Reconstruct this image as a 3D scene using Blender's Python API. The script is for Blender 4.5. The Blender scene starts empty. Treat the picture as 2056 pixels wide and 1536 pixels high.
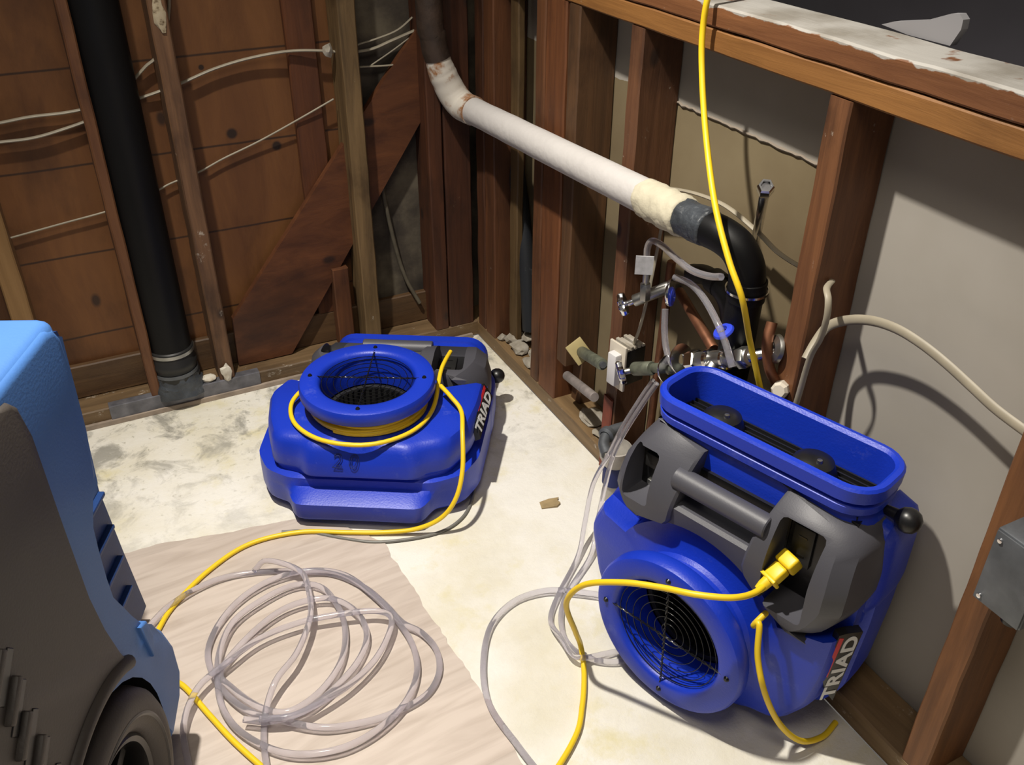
import bpy, bmesh, math, random
from mathutils import Vector, Matrix, noise
PI = math.pi
random.seed(7)
S = bpy.context.scene
COL = S.collection

# ------------------------------------------------------------------ camera, world, lights
CAM = Vector((-0.95098, -2.08446, 1.31))
RX = Vector((0.8928125, -0.45039786, 0.00525363))      # image right
DN = Vector((-0.23961512, -0.48479482, -0.84116501))   # image down
FW = Vector((0.38140585, 0.74974379, -0.54075301))     # view direction
cd = bpy.data.cameras.new('camera'); cam = bpy.data.objects.new('camera', cd); COL.objects.link(cam)
cd.sensor_width = 36.0; cd.lens = 1852.73 / 2056 * 36.0; cd.clip_start = 0.02
cam.matrix_world = Matrix(((RX.x, -DN.x, -FW.x, CAM.x), (RX.y, -DN.y, -FW.y, CAM.y), (RX.z, -DN.z, -FW.z, CAM.z), (0, 0, 0, 1)))
S.camera = cam
S.view_settings.view_transform = 'Standard'; S.view_settings.look = 'None'
S.view_settings.gamma = 1; S.view_settings.use_curve_mapping = False
S.view_settings.exposure = 0.0

w = bpy.data.worlds.new('world'); S.world = w; w.use_nodes = True
w.node_tree.nodes['Background'].inputs[0].default_value = (1.0, 0.93, 0.86, 1)
w.node_tree.nodes['Background'].inputs[1].default_value = 0.13

def spot(name, loc, target, power, size_deg, blend, radius, col):
    d = bpy.data.lights.new(name, 'SPOT'); d.energy = power; d.spot_size = math.radians(size_deg)
    d.spot_blend = blend; d.shadow_soft_size = radius; d.color = col
    o = bpy.data.objects.new(name, d); COL.objects.link(o); o.location = loc
    o.rotation_euler = (Vector(target) - Vector(loc)).to_track_quat('-Z', 'Y').to_euler()
    return o
spot('work_light', (-1.02, -0.86, 2.52), (-0.48, -1.02, 0.0), 335, 80, 1.0, 0.035, (1.0, 0.94, 0.84))
spot('ceiling_light', (-1.0, -2.0, 2.42), (-0.35, -0.55, 0.1), 44, 110, 1.0, 0.35, (1.0, 0.9, 0.76))

# ------------------------------------------------------------------ materials
def mat(name):
    m = bpy.data.materials.new(name); m.use_nodes = True
    return m, m.node_tree.nodes, m.node_tree.links, m.node_tree.nodes['Principled BSDF']
def plain(name, c, rough=0.5, metal=0.0, bump=0.0, bscale=60, var=0.0, vscale=8, coat=0.0, dust=0.0, dustcol=(0.75, 0.72, 0.68, 1), spec=0.5):
    m, n, l, b = mat(name)
    b.inputs['Base Color'].default_value = (*c, 1); b.inputs['Roughness'].default_value = rough
    b.inputs['Metallic'].default_value = metal; b.inputs['Coat Weight'].default_value = coat
    b.inputs['Specular IOR Level'].default_value = spec
    tc = n.new('ShaderNodeTexCoord')
    if var or dust:
        nz = n.new('ShaderNodeTexNoise'); nz.inputs['Scale'].default_value = vscale; nz.inputs['Detail'].default_value = 6
        l.new(tc.outputs['Object'], nz.inputs['Vector'])
        r = n.new('ShaderNodeMapRange'); r.inputs[1].default_value = 0.3; r.inputs[2].default_value = 0.7
        r.inputs[3].default_value = 1 - var; r.inputs[4].default_value = 1 + var
        l.new(nz.outputs[0], r.inputs[0])
        mx = n.new('ShaderNodeMix'); mx.data_type = 'RGBA'; mx.blend_type = 'MULTIPLY'; mx.inputs[0].default_value = 1
        mx.inputs[6].default_value = (*c, 1); l.new(r.outputs[0], mx.inputs[7])
        out = mx.outputs[2]
        if dust:
            n2 = n.new('ShaderNodeTexNoise'); n2.inputs['Scale'].default_value = 14; n2.inputs['Detail'].default_value = 9; n2.inputs['Roughness'].default_value = 0.72
            l.new(tc.outputs['Object'], n2.inputs['Vector'])
            r2 = n.new('ShaderNodeMapRange'); r2.inputs[1].default_value = 0.60; r2.inputs[2].default_value = 0.75; r2.inputs[4].default_value = dust
            l.new(n2.outputs[0], r2.inputs[0])
            m2 = n.new('ShaderNodeMix'); m2.data_type = 'RGBA'; l.new(r2.outputs[0], m2.inputs[0]); l.new(out, m2.inputs[6]); m2.inputs[7].default_value = dustcol
            out = m2.outputs[2]
        l.new(out, b.inputs['Base Color'])
    if bump:
        nb = n.new('ShaderNodeTexNoise'); nb.inputs['Scale'].default_value = bscale; nb.inputs['Detail'].default_value = 4
        l.new(tc.outputs['Object'], nb.inputs['Vector'])
        bp = n.new('ShaderNodeBump'); bp.inputs['Strength'].default_value = bump; bp.inputs['Distance'].default_value = 0.004
        l.new(nb.outputs[0], bp.inputs['Height']); l.new(bp.outputs[0], b.inputs['Normal'])
    return m

WT = (0.84, 0.74, 0.62)    # overall tone of the old lumber
def wood(name, dark, light, axis='Z', grain=38, stain=0.6, plaster=0.0, rough=0.6, seed=0.0, plastercol=(0.55, 0.50, 0.42, 1), boards=0.0, stretch=0.07, spots=()):
    """sawn lumber: long grain along axis, blotchy dark water stains, knots, remains of plaster"""
    m, n, l, b = mat(name)
    tc = n.new('ShaderNodeTexCoord'); mp = n.new('ShaderNodeMapping')
    k = stretch
    mp.inputs['Scale'].default_value = {'X': (k, 1, 1), 'Y': (1, k, 1), 'Z': (1, 1, k)}[axis]
    mp.inputs['Location'].default_value = (seed, seed * 1.7, seed * 0.6)
    l.new(tc.outputs['Object'], mp.inputs['Vector'])
    g = n.new('ShaderNodeTexNoise'); g.inputs['Scale'].default_value = grain; g.inputs['Detail'].default_value = 7; g.inputs['Roughness'].default_value = 0.65; g.inputs['Distortion'].default_value = 0.6
    l.new(mp.outputs[0], g.inputs['Vector'])
    cr = n.new('ShaderNodeValToRGB'); e = cr.color_ramp.elements
    dark = [c * k for c, k in zip(dark, WT)]; light = [c * k for c, k in zip(light, WT)]
    e[0].position = 0.3; e[0].color = (*dark, 1); e[1].position = 0.72; e[1].color = (*light, 1)
    l.new(g.outputs[0], cr.inputs[0]); out = cr.outputs[0]
    # knots and water stains
    s1 = n.new('ShaderNodeTexNoise'); s1.inputs['Scale'].default_value = 5.5; s1.inputs['Detail'].default_value = 7; s1.inputs['Roughness'].default_value = 0.6
    mp2 = n.new('ShaderNodeMapping'); mp2.inputs['Location'].default_value = (seed * 2.3 + 3, seed, seed * 3); mp2.inputs['Scale'].default_value = {'X': (.6, 1, 1), 'Y': (1, .6, 1), 'Z': (1, 1, .6)}[axis]
    l.new(tc.outputs['Object'], mp2.inputs['Vector']); l.new(mp2.outputs[0], s1.inputs['Vector'])
    r1 = n.new('ShaderNodeMapRange'); r1.inputs[1].default_value = 0.52; r1.inputs[2].default_value = 0.66; r1.inputs[4].default_value = stain
    l.new(s1.outputs[0], r1.inputs[0])
    mx = n.new('ShaderNodeMix'); mx.data_type = 'RGBA'; mx.blend_type = 'MULTIPLY'
    l.new(r1.outputs[0], mx.inputs[0]); l.new(out, mx.inputs[6]); mx.inputs[7].default_value = (0.20, 0.155, 0.12, 1); out = mx.outputs[2]
    v = n.new('ShaderNodeTexVoronoi'); v.inputs['Scale'].default_value = 7
    l.new(mp2.outputs[0], v.inputs['Vector'])
    rk = n.new('ShaderNodeMapRange'); rk.inputs[1].default_value = 0.045; rk.inputs[2].default_value = 0.09; rk.inputs[3].default_value = 0.85; rk.inputs[4].default_value = 0.0
    l.new(v.outputs[0], rk.inputs[0])
    mk = n.new('ShaderNodeMix'); mk.data_type = 'RGBA'; l.new(rk.outputs[0], mk.inputs[0]); l.new(out, mk.inputs[6]); mk.inputs[7].default_value = (0.018, 0.008, 0.005, 1); out = mk.outputs[2]
    for sx_, sz_, sr_ in spots:
        vd = n.new('ShaderNodeVectorMath'); vd.operation = 'DISTANCE'; vd.inputs[1].default_value = (sx_, 0.089, sz_); l.new(tc.outputs['Object'], vd.inputs[0])
        rs_ = n.new('ShaderNodeMapRange'); rs_.inputs[1].default_value = sr_ * .75; rs_.inputs[2].default_value = sr_ * 1.25; rs_.inputs[3].default_value = .93; rs_.inputs[4].default_value = 0; l.new(vd.outputs['Value'], rs_.inputs[0])
        ms_ = n.new('ShaderNodeMix'); ms_.data_type = 'RGBA'; l.new(rs_.outputs[0], ms_.inputs[0]); l.new(out, ms_.inputs[6]); ms_.inputs[7].default_value = (0.012, 0.006, 0.004, 1); out = ms_.outputs[2]
    if boards:
        sx = n.new('ShaderNodeSeparateXYZ'); l.new(tc.outputs['Object'], sx.inputs[0])
        md = n.new('ShaderNodeMath'); md.operation = 'PINGPONG'; md.inputs[1].default_value = boards / 2
        wob = n.new('ShaderNodeMath'); wob.operation = 'MULTIPLY_ADD'; wob.inputs[1].default_value = 0.006; l.new(s1.outputs[0], wob.inputs[0]); l.new(sx.outputs['Z'], wob.inputs[2])
        l.new(wob.outputs[0], md.inputs[0])
        rb = n.new('ShaderNodeMapRange'); rb.inputs[1].default_value = 0.0012; rb.inputs[2].default_value = 0.0035; rb.inputs[3].default_value = 0.85; rb.inputs[4].default_value = 0
        l.new(md.outputs[0], rb.inputs[0])
        mb = n.new('ShaderNodeMix'); mb.data_type = 'RGBA'; l.new(rb.outputs[0], mb.inputs[0]); l.new(out, mb.inputs[6]); mb.inputs[7].default_value = (0.02, 0.009, 0.005, 1); out = mb.outputs[2]
    if plaster:
        p = n.new('ShaderNodeTexNoise'); p.inputs['Scale'].default_value = 26; p.inputs['Detail'].default_value = 10; p.inputs['Roughness'].default_value = 0.75
        l.new(mp2.outputs[0], p.inputs['Vector'])
        rp = n.new('ShaderNodeMapRange'); rp.inputs[1].default_value = 0.68 - plaster * 0.2; rp.inputs[2].default_value = 0.76 - plaster * 0.2; rp.inputs[4].default_value = 0.85
        l.new(p.outputs[0], rp.inputs[0])
        m3 = n.new('ShaderNodeMix'); m3.data_type = 'RGBA'; l.new(rp.outputs[0], m3.inputs[0]); l.new(out, m3.inputs[6]); m3.inputs[7].default_value = plastercol; out = m3.outputs[2]
    l.new(out, b.inputs['Base Color']); b.inputs['Roughness'].default_value = rough
    bp = n.new('ShaderNodeBump'); bp.inputs['Strength'].default_value = 0.5; bp.inputs['Distance'].default_value = 0.003
    l.new(g.outputs[0], bp.inputs['Height']); l.new(bp.outputs[0], b.inputs['Normal'])
    return m

def blotchy(name, cols, scale=6, detail=9, rough=0.85, seed=0, bump=0.3, pos=(0.35, 0.5, 0.62, 0.75)):
    m, n, l, b = mat(name)
    tc = n.new('ShaderNodeTexCoord'); mp = n.new('ShaderNodeMapping'); mp.inputs['Location'].default_value = (seed, seed, seed)
    l.new(tc.outputs['Object'], mp.inputs[0])
    g = n.new('ShaderNodeTexNoise'); g.inputs['Scale'].default_value = scale; g.inputs['Detail'].default_value = detail; g.inputs['Roughness'].default_value = 0.62
    l.new(mp.outputs[0], g.inputs['Vector'])
    cr = n.new('ShaderNodeValToRGB'); e = cr.color_ramp.elements
    while len(e) < len(cols): e.new(0.5)
    for i, c in enumerate(cols): e[i].position = pos[i]; e[i].color = (*c, 1)
    l.new(g.outputs[0], cr.inputs[0]); l.new(cr.outputs[0], b.inputs['Base Color'])
    b.inputs['Roughness'].default_value = rough
    bp = n.new('ShaderNodeBump'); bp.inputs['Strength'].default_value = bump; bp.inputs['Distance'].default_value = 0.004
    l.new(g.outputs[0], bp.inputs['Height']); l.new(bp.outputs[0], b.inputs['Normal'])
    return m

def floor_material():
    m, n, l, b = mat('old_white_thinset')
    tc = n.new('ShaderNodeTexCoord')
    def nz(scale, det, rou, loc=(0, 0, 0), dist=0.0):
        mp = n.new('ShaderNodeMapping'); mp.inputs['Location'].default_value = loc; l.new(tc.outputs['Object'], mp.inputs[0])
        g = n.new('ShaderNodeTexNoise'); g.inputs['Scale'].default_value = scale; g.inputs['Detail'].default_value = det; g.inputs['Roughness'].default_value = rou; g.inputs['Distortion'].default_value = dist
        l.new(mp.outputs[0], g.inputs['Vector']); return g
    def rng(src, a, c, lo=0.0, hi=1.0):
        r = n.new('ShaderNodeMapRange'); r.inputs[1].default_value = a; r.inputs[2].default_value = c; r.inputs[3].default_value = lo; r.inputs[4].default_value = hi
        l.new(src, r.inputs[0]); return r.outputs[0]
    def mix(f, a, c):
        x = n.new('ShaderNodeMix'); x.data_type = 'RGBA'; l.new(f, x.inputs[0])
        if isinstance(a, tuple): x.inputs[6].default_value = a
        else: l.new(a, x.inputs[6])
        x.inputs[7].default_value = c; return x.outputs[2]
    def mul(a, c):
        x = n.new('ShaderNodeMath'); x.operation = 'MULTIPLY'; l.new(a, x.inputs[0]); l.new(c, x.inputs[1]); return x.outputs[0]
    sp = n.new('ShaderNodeSeparateXYZ'); l.new(tc.outputs['Object'], sp.inputs[0])
    big = nz(3.0, 8, 0.6)
    out = mix(rng(big.outputs[0], 0.40, 0.62), (0.74, 0.72, 0.67, 1), (0.64, 0.60, 0.48, 1))
    yel = nz(7, 8, 0.65, (4, 2, 0))
    out = mix(rng(yel.outputs[0], 0.55, 0.70, 0, 0.75), out, (0.62, 0.56, 0.32, 1))
    # grey mildew patches, stronger towards the corner (a stain where the water stood)
    gr = nz(11, 10, 0.68, (1, 7, 0), 0.5)
    back = rng(sp.outputs['Y'], -0.65, -0.1, 0.05, 1.0)
    out = mix(mul(rng(gr.outputs[0], 0.49, 0.62, 0, 0.85), back), out, (0.23, 0.22, 0.19, 1))
    spk = nz(55, 6, 0.6, (2, 2, 0))
    out = mix(mul(rng(spk.outputs[0], 0.60, 0.70, 0, 0.7), back), out, (0.20, 0.19, 0.13, 1))
    l.new(out, b.inputs['Base Color']); b.inputs['Roughness'].default_value = 0.8
    fine = nz(45, 8, 0.7)
    bp = n.new('ShaderNodeBump'); bp.inputs['Strength'].default_value = 0.45; bp.inputs['Distance'].default_value = 0.006
    l.new(fine.outputs[0], bp.inputs['Height']); l.new(bp.outputs[0], b.inputs['Normal'])
    return m

def vinyl_material():
    m, n, l, b = mat('pale_plank_vinyl')
    tc = n.new('ShaderNodeTexCoord'); mp = n.new('ShaderNodeMapping'); mp.inputs['Rotation'].default_value = (0, 0, math.radians(-4)); l.new(tc.outputs['Object'], mp.inputs[0])
    m2 = n.new('ShaderNodeMapping'); m2.inputs['Scale'].default_value = (0.12, 1, 1); l.new(mp.outputs[0], m2.inputs[0])
    g = n.new('ShaderNodeTexNoise'); g.inputs['Scale'].default_value = 42; g.inputs['Detail'].default_value = 7; g.inputs['Distortion'].default_value = 1.0; l.new(m2.outputs[0], g.inputs['Vector'])
    cr = n.new('ShaderNodeValToRGB'); e = cr.color_ramp.elements
    e[0].position = 0.25; e[0].color = (0.42, 0.35, 0.30, 1); e[1].position = 0.6; e[1].color = (0.54, 0.465, 0.41, 1); l.new(g.outputs[0], cr.inputs[0])
    sp = n.new('ShaderNodeSeparateXYZ'); l.new(mp.outputs[0], sp.inputs[0])
    fl = n.new('ShaderNodeMath'); fl.operation = 'MULTIPLY'; fl.inputs[1].default_value = 1 / 0.152; l.new(sp.outputs['Y'], fl.inputs[0])
    fr = n.new('ShaderNodeMath'); fr.operation = 'FLOOR'; l.new(fl.outputs[0], fr.inputs[0])
    wn = n.new('ShaderNodeTexWhiteNoise'); wn.noise_dimensions = '1D'; l.new(fr.outputs[0], wn.inputs['W'])
    r = n.new('ShaderNodeMapRange'); r.inputs[3].default_value = 0.86; r.inputs[4].default_value = 1.1; l.new(wn.outputs[0], r.inputs[0])
    mx = n.new('ShaderNodeMix'); mx.data_type = 'RGBA'; mx.blend_type = 'MULTIPLY'; mx.inputs[0].default_value = 1; l.new(cr.outputs[0], mx.inputs[6]); l.new(r.outputs[0], mx.inputs[7])
    l.new(mx.outputs[2], b.inputs['Base Color']); b.inputs['Roughness'].default_value = 0.55
    return m

M = {}
M['blue'] = plain('royal_blue_plastic', (0.006, 0.034, 0.46), 0.42, bump=0.10, bscale=260, var=0.08, vscale=5, dust=0.12, dustcol=(0.5, 0.55, 0.75, 1))
M['blue2'] = plain('light_blue_plastic', (0.062, 0.175, 0.47), 0.5, bump=0.08, bscale=240, var=0.06)
M['pocket_shade'] = plain('shaded_blue_plastic', (0.012, 0.045, 0.17), 0.5, bump=0.08, bscale=240, var=0.06)  # shell blue darkened, paints the shade inside the grip pocket
M['grey'] = plain('dark_grey_plastic', (0.066, 0.066, 0.080), 0.48, bump=0.05, bscale=420, var=0.05)
M['warmgrey'] = plain('charcoal_plastic', (0.055, 0.047, 0.042), 0.55, bump=0.12, bscale=260, var=0.06)
M['black'] = plain('black_plastic', (0.008, 0.008, 0.009), 0.35)
M['blackrub'] = plain('black_rubber', (0.014, 0.014, 0.014), 0.5, var=0.1)
M['abs'] = plain('black_abs_pipe', (0.003, 0.003, 0.0035), 0.5, var=0.2, spec=.25)
M['wire'] = plain('black_coated_wire', (0.02, 0.02, 0.02), 0.28, 0.6)
M['chrome'] = plain('chrome', (0.75, 0.75, 0.76), 0.16, 1.0, var=0.1, vscale=60)
M['steel'] = plain('dull_steel', (0.42, 0.42, 0.40), 0.38, 1.0, var=0.2, vscale=30)
M['galv'] = plain('galvanised_steel', (0.13, 0.14, 0.155), 0.5, 0.55, var=0.3, vscale=20, bump=0.2)
M['pinkgalv'] = plain('dusty_galvanised_pipe', (0.24, 0.21, 0.20), 0.6, 0.3, var=0.3, vscale=40)
M['strap'] = plain('grey_metal_plate', (0.15, 0.15, 0.17), 0.5, 0.5, var=0.45, vscale=22, bump=0.3, dust=0.35, dustcol=(0.3, 0.28, 0.25, 1))
M['green'] = plain('verdigris_pipe', (0.13, 0.14, 0.105), 0.55, 0.4, var=0.4, vscale=50, dust=0.4, dustcol=(0.25, 0.42, 0.33, 1))
M['copper'] = plain('old_copper', (0.20, 0.085, 0.045), 0.5, 0.7, var=0.3, vscale=30)
M['yellow'] = plain('yellow_cord_jacket', (0.80, 0.55, 0.015), 0.42)
M['romex'] = plain('cream_cable_sheath', (0.30, 0.265, 0.20), 0.5, var=0.12, vscale=20)
M['pipewhite'] = plain('white_pipe_wrap', (0.50, 0.48, 0.47), 0.6, bump=0.35, bscale=55, var=0.05, dust=0.0)
M['plasterwrap'] = plain('cream_plaster_wrap', (0.50, 0.46, 0.35), 0.75, bump=0.9, bscale=40, var=0.08, vscale=20)
M['tape'] = plain('grey_tape', (0.045, 0.052, 0.062), 0.45, bump=0.9, bscale=70, var=0.4, vscale=25, dust=0.5, dustcol=(0.35, 0.38, 0.42, 1))
M['white'] = plain('white_plastic', (0.60, 0.59, 0.60), 0.4)
M['label'] = plain('white_paper_label', (0.42, 0.42, 0.44), 0.6, var=0.15, vscale=90)
M['red'] = plain('red_print', (0.55, 0.02, 0.03), 0.4)
M['print'] = plain('silver_print', (0.62, 0.62, 0.62), 0.4)
M['marker'] = plain('black_marker', (0.004, 0.012, 0.10), 0.6)
M['beige'] = plain('beige_cap', (0.55, 0.50, 0.42), 0.5)
M['brass'] = plain('pale_flange', (0.44, 0.36, 0.17), 0.5, 0.2, var=0.2)
M['blueink'] = plain('blue_film', (0.03, 0.06, 0.6), 0.3)
M['plaster'] = blotchy('plaster_rubble', [(0.20, 0.175, 0.14), (0.30, 0.27, 0.22), (0.38, 0.35, 0.31)], 30, pos=(0.3, 0.5, 0.7))
M['cream'] = blotchy('cream_plaster_smear', [(0.52, 0.48, 0.38), (0.62, 0.58, 0.50), (0.48, 0.42, 0.32)], 25, pos=(0.3, 0.5, 0.7))
M['beigeplaster'] = blotchy('speckled_plaster', [(0.12, 0.08, 0.04), (0.40, 0.33, 0.22), (0.46, 0.40, 0.29)], 60, pos=(0.38, 0.48, 0.7))
M['gypsum'] = plain('grey_painted_gypsum', (0.27, 0.265, 0.28), 0.8)
M['tan'] = plain('tan_fibre', (0.30, 0.22, 0.11), 0.8, var=0.2, vscale=60)
M['floor'] = floor_material(); M['vinyl'] = vinyl_material()

def clear_tube_material():
    m, n, l, b = mat('clear_vinyl')
    b.inputs['Base Color'].default_value = (0.80, 0.78, 0.84, 1); b.inputs['Roughness'].default_value = 0.12
    b.inputs['Transmission Weight'].default_value = 0.86; b.inputs['IOR'].default_value = 1.22
    return m
M['clear'] = clear_tube_material()

# ------------------------------------------------------------------ helpers
def tag(o, label, cat, group=None, kind=None):
    if label: o['label'] = label
    if cat: o['category'] = cat
    if group: o['group'] = group
    if kind: o['kind'] = kind
    return o
def link(name, me, m=None, parent=None, smooth=None, loc=None):
    o = bpy.data.objects.new(name, me); COL.objects.link(o)
    if m is not None and not me.materials: me.materials.append(m)
    if parent: o.parent = parent
    if loc: o.location = loc
    if smooth is not None:
        for p in me.polygons: p.use_smooth = True
        if smooth < 179:
            try: me.set_sharp_from_angle(angle=math.radians(smooth))
            except Exception: pass
    return o
def from_bm(name, bm, m, parent=None, smooth=None, loc=None):
    bmesh.ops.recalc_face_normals(bm, faces=bm.faces)
    me = bpy.data.meshes.new(name); bm.to_mesh(me); bm.free()
    return link(name, me, m, parent, smooth, loc)
def empty(name, loc, mtx=None):
    o = bpy.data.objects.new(name, None); COL.objects.link(o); o.empty_display_size = 0.05
    if mtx is not None: o.matrix_world = mtx
    else: o.location = loc
    return o
def add_box(bm, x0, x1, y0, y1, z0, z1, bev=0.0, seg=2, mtx=None):
    vs = [bm.verts.new((x, y, z)) for x in (x0, x1) for y in (y0, y1) for z in (z0, z1)]
    fs = [bm.faces.new([vs[i] for i in q]) for q in ((0, 1, 3, 2), (4, 6, 7, 5), (0, 4, 5, 1), (2, 3, 7, 6), (0, 2, 6, 4), (1, 5, 7, 3))]
    allv = vs
    if bev:
        es = list({e for f in fs for e in f.edges})
        r = bmesh.ops.bevel(bm, geom=es, offset=bev, segments=seg, affect='EDGES', profile=0.5)
        allv = list({v for f in r['faces'] for v in f.verts} | {v for v in vs if v.is_valid})
    if mtx is not None:
        bmesh.ops.transform(bm, matrix=mtx, verts=allv)
    return allv
def box(name, b, m, parent=None, bev=0.0, mtx=None):
    bm = bmesh.new(); add_box(bm, *b, bev=bev, mtx=mtx)
    return from_bm(name, bm, m, parent, 35 if bev else None)
def catmull(pts, n=8):
    P = [Vector(p) for p in pts]
    if len(P) < 3: return P
    P = [P[0] * 2 - P[1]] + P + [P[-1] * 2 - P[-2]]
    out = []
    for i in range(1, len(P) - 2):
        a, b, c, d = P[i - 1:i + 3]
        for k in range(n):
            t = k / n
            out.append(0.5 * ((2 * b) + (c - a) * t + (2 * a - 5 * b + 4 * c - d) * t * t + (3 * b - a - 3 * c + d) * t ** 3))
    out.append(P[-2].copy()); return out
def add_tube(bm, pts, r, seg=10, caps=True, rfun=None, flat=None):
    P = [Vector(p) for p in pts]; rings = []
    t0 = (P[1] - P[0]).normalized(); up = Vector((0, 0, 1)) if abs(t0.z) < 0.9 else Vector((1, 0, 0))
    nrm = t0.cross(up).normalized()
    for i, p in enumerate(P):
        t = (P[min(i + 1, len(P) - 1)] - P[max(i - 1, 0)]).normalized()
        nrm = (nrm - t * nrm.dot(t)).normalized(); bn = t.cross(nrm)
        rr = rfun(i / (len(P) - 1)) if rfun else r
        f = flat or 1.0
        rings.append([bm.verts.new(p + (nrm * math.cos(2 * PI * k / seg) * rr + bn * math.sin(2 * PI * k / seg) * rr * f)) for k in range(seg)])
    for a, b in zip(rings, rings[1:]):
        for k in range(seg): bm.faces.new((a[k], a[(k + 1) % seg], b[(k + 1) % seg], b[k]))
    if caps:
        bm.faces.new(rings[0][::-1]); bm.faces.new(rings[-1])
def tube(name, pts, r, m, parent=None, seg=12, n=8, spline=True, rfun=None, flat=None, smooth=50):
    bm = bmesh.new(); add_tube(bm, catmull(pts, n) if spline else pts, r, seg, True, rfun, flat)
    return from_bm(name, bm, m, parent, smooth)
def add_lathe(bm, prof, mtx=Matrix(), seg=48, closed=False):
    """prof = [(radius, height)]; revolved about local Z"""
    rings = []
    for r, h in prof:
        if r < 1e-6: rings.append([bm.verts.new(mtx @ Vector((0, 0, h)))])
        else: rings.append([bm.verts.new(mtx @ Vector((r * math.cos(2 * PI * k / seg), r * math.sin(2 * PI * k / seg), h))) for k in range(seg)])
    prs = list(zip(rings, rings[1:])) + ([(rings[-1], rings[0])] if closed else [])
    for a, b in prs:
        for k in range(seg):
            j = (k + 1) % seg
            if len(a) == 1 and len(b) == 1: continue
            if len(a) == 1: bm.faces.new((a[0], b[j], b[k]))
            elif len(b) == 1: bm.faces.new((a[k], a[j], b[0]))
            else: bm.faces.new((a[k], a[j], b[j], b[k]))
def lathe(name, prof, m, parent=None, mtx=Matrix(), seg=48, closed=False, smooth=40):
    bm = bmesh.new(); add_lathe(bm, prof, mtx, seg, closed)
    return from_bm(name, bm, m, parent, smooth)
def axis_mtx(p, d):
    """matrix whose local Z runs along d, at p"""
    q = Vector(d).normalized().to_track_quat('Z', 'Y')
    return Matrix.Translation(Vector(p)) @ q.to_matrix().to_4x4()
def rod(name, a, b, r, m, parent=None, seg=20):
    a, b = Vector(a), Vector(b); L = (b - a).length
    return lathe(name, [(0, 0), (r * .9, 0), (r, min(.002, L / 4)), (r, L - min(.002, L / 4)), (r * .9, L), (0, L)], m, parent, axis_mtx(a, b - a), seg)
def add_loft(bm, rings, cap0=True, cap1=True):
    R = [[bm.verts.new(p) for p in r] for r in rings]; n = len(R[0])
    for a, b in zip(R, R[1:]):
        for k in range(n): bm.faces.new((a[k], a[(k + 1) % n], b[(k + 1) % n], b[k]))
    if cap0: bm.faces.new(R[0][::-1])
    if cap1: bm.faces.new(R[-1])
def cut(o, cutters):
    """boolean-subtract temporary meshes from o and delete them again"""
    for c in cutters:
        md = o.modifiers.new('cut', 'BOOLEAN'); md.operation = 'DIFFERENCE'; md.object = c; md.solver = 'EXACT'
    dg = bpy.context.evaluated_depsgraph_get(); dg.update()
    me = bpy.data.meshes.new_from_object(o.evaluated_get(dg))
    o.modifiers.clear(); o.data = me
    for c in cutters:
        cm = c.data; bpy.data.objects.remove(c); bpy.data.meshes.remove(cm)
def lumber(name, b, m, parent=None, jit=0.0012, seed=0, axis=2, bev=0.003, dents=True):
    """a slightly wavy, worn board"""
    x0, x1, y0, y1, z0, z1 = b
    lo = (x0, y0, z0); hi = (x1, y1, z1); L = hi[axis] - lo[axis]; n = max(4, int(L / 0.03))
    a, c = [i for i in range(3) if i != axis]
    rings = []
    for i in range(n + 1):
        t = lo[axis] + L * i / n; ring = []
        e = bev
        pts = [(lo[a] + e, lo[c]), (hi[a] - e, lo[c]), (hi[a], lo[c] + e), (hi[a], hi[c] - e), (hi[a] - e, hi[c]), (lo[a] + e, hi[c]), (lo[a], hi[c] - e), (lo[a], lo[c] + e)]
        for k, (p, q) in enumerate(pts):
            v = [0, 0, 0]; v[axis] = t; v[a] = p; v[c] = q; v = Vector(v)
            nn = noise.noise_vector(v * 14 + Vector((seed, seed, seed)))
            v[a] += nn[0] * jit; v[c] += nn[1] * jit
            ring.append(v)
        rings.append(ring)
    bm = bmesh.new(); add_loft(bm, rings)
    return from_bm(name, bm, m, parent, 30)

# ================================================================== SETTING
# floor, with the remains of a vinyl plank floor on it
bm = bmesh.new(); add_box(bm, -2.2, 0.0, -2.9, 0.0, -0.05, 0.0)
o = from_bm('floor', bm, M['floor']); o['kind'] = 'structure'
edge = [(-2.1, -0.43), (-1.45, -0.46), (-1.013, -0.497), (-0.86, -0.515), (-0.687, -0.548), (-0.60, -0.62), (-0.541, -0.695), (-0.535, -0.82), (-0.53, -0.95), (-0.522, -1.08), (-0.518, -1.194), (-0.516, -1.33), (-0.515, -1.7), (-0.515, -2.85)]
pts = []
for i in range(len(edge) - 1):
    a, b = Vector(edge[i]), Vector(edge[i + 1]); nseg = max(2, int((b - a).length / 0.012))
    for k in range(nseg):
        p = a.lerp(b, k / nseg); j = noise.noise(Vector((p.x * 60, p.y * 60, 1.3))) * 0.006 + noise.noise(Vector((p.x * 15, p.y * 15, 4))) * 0.008
        d = (b - a).normalized(); pts.append((p.x - d.y * j, p.y + d.x * j))
pts += [edge[-1], (-2.1, -2.85)]
bm = bmesh.new()
add_loft(bm, [[(x, y, 0.0002) for x, y in pts], [(x, y, 0.003) for x, y in pts]])
o = from_bm('floor_vinyl', bm, M['vinyl']); o['kind'] = 'structure'

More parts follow.
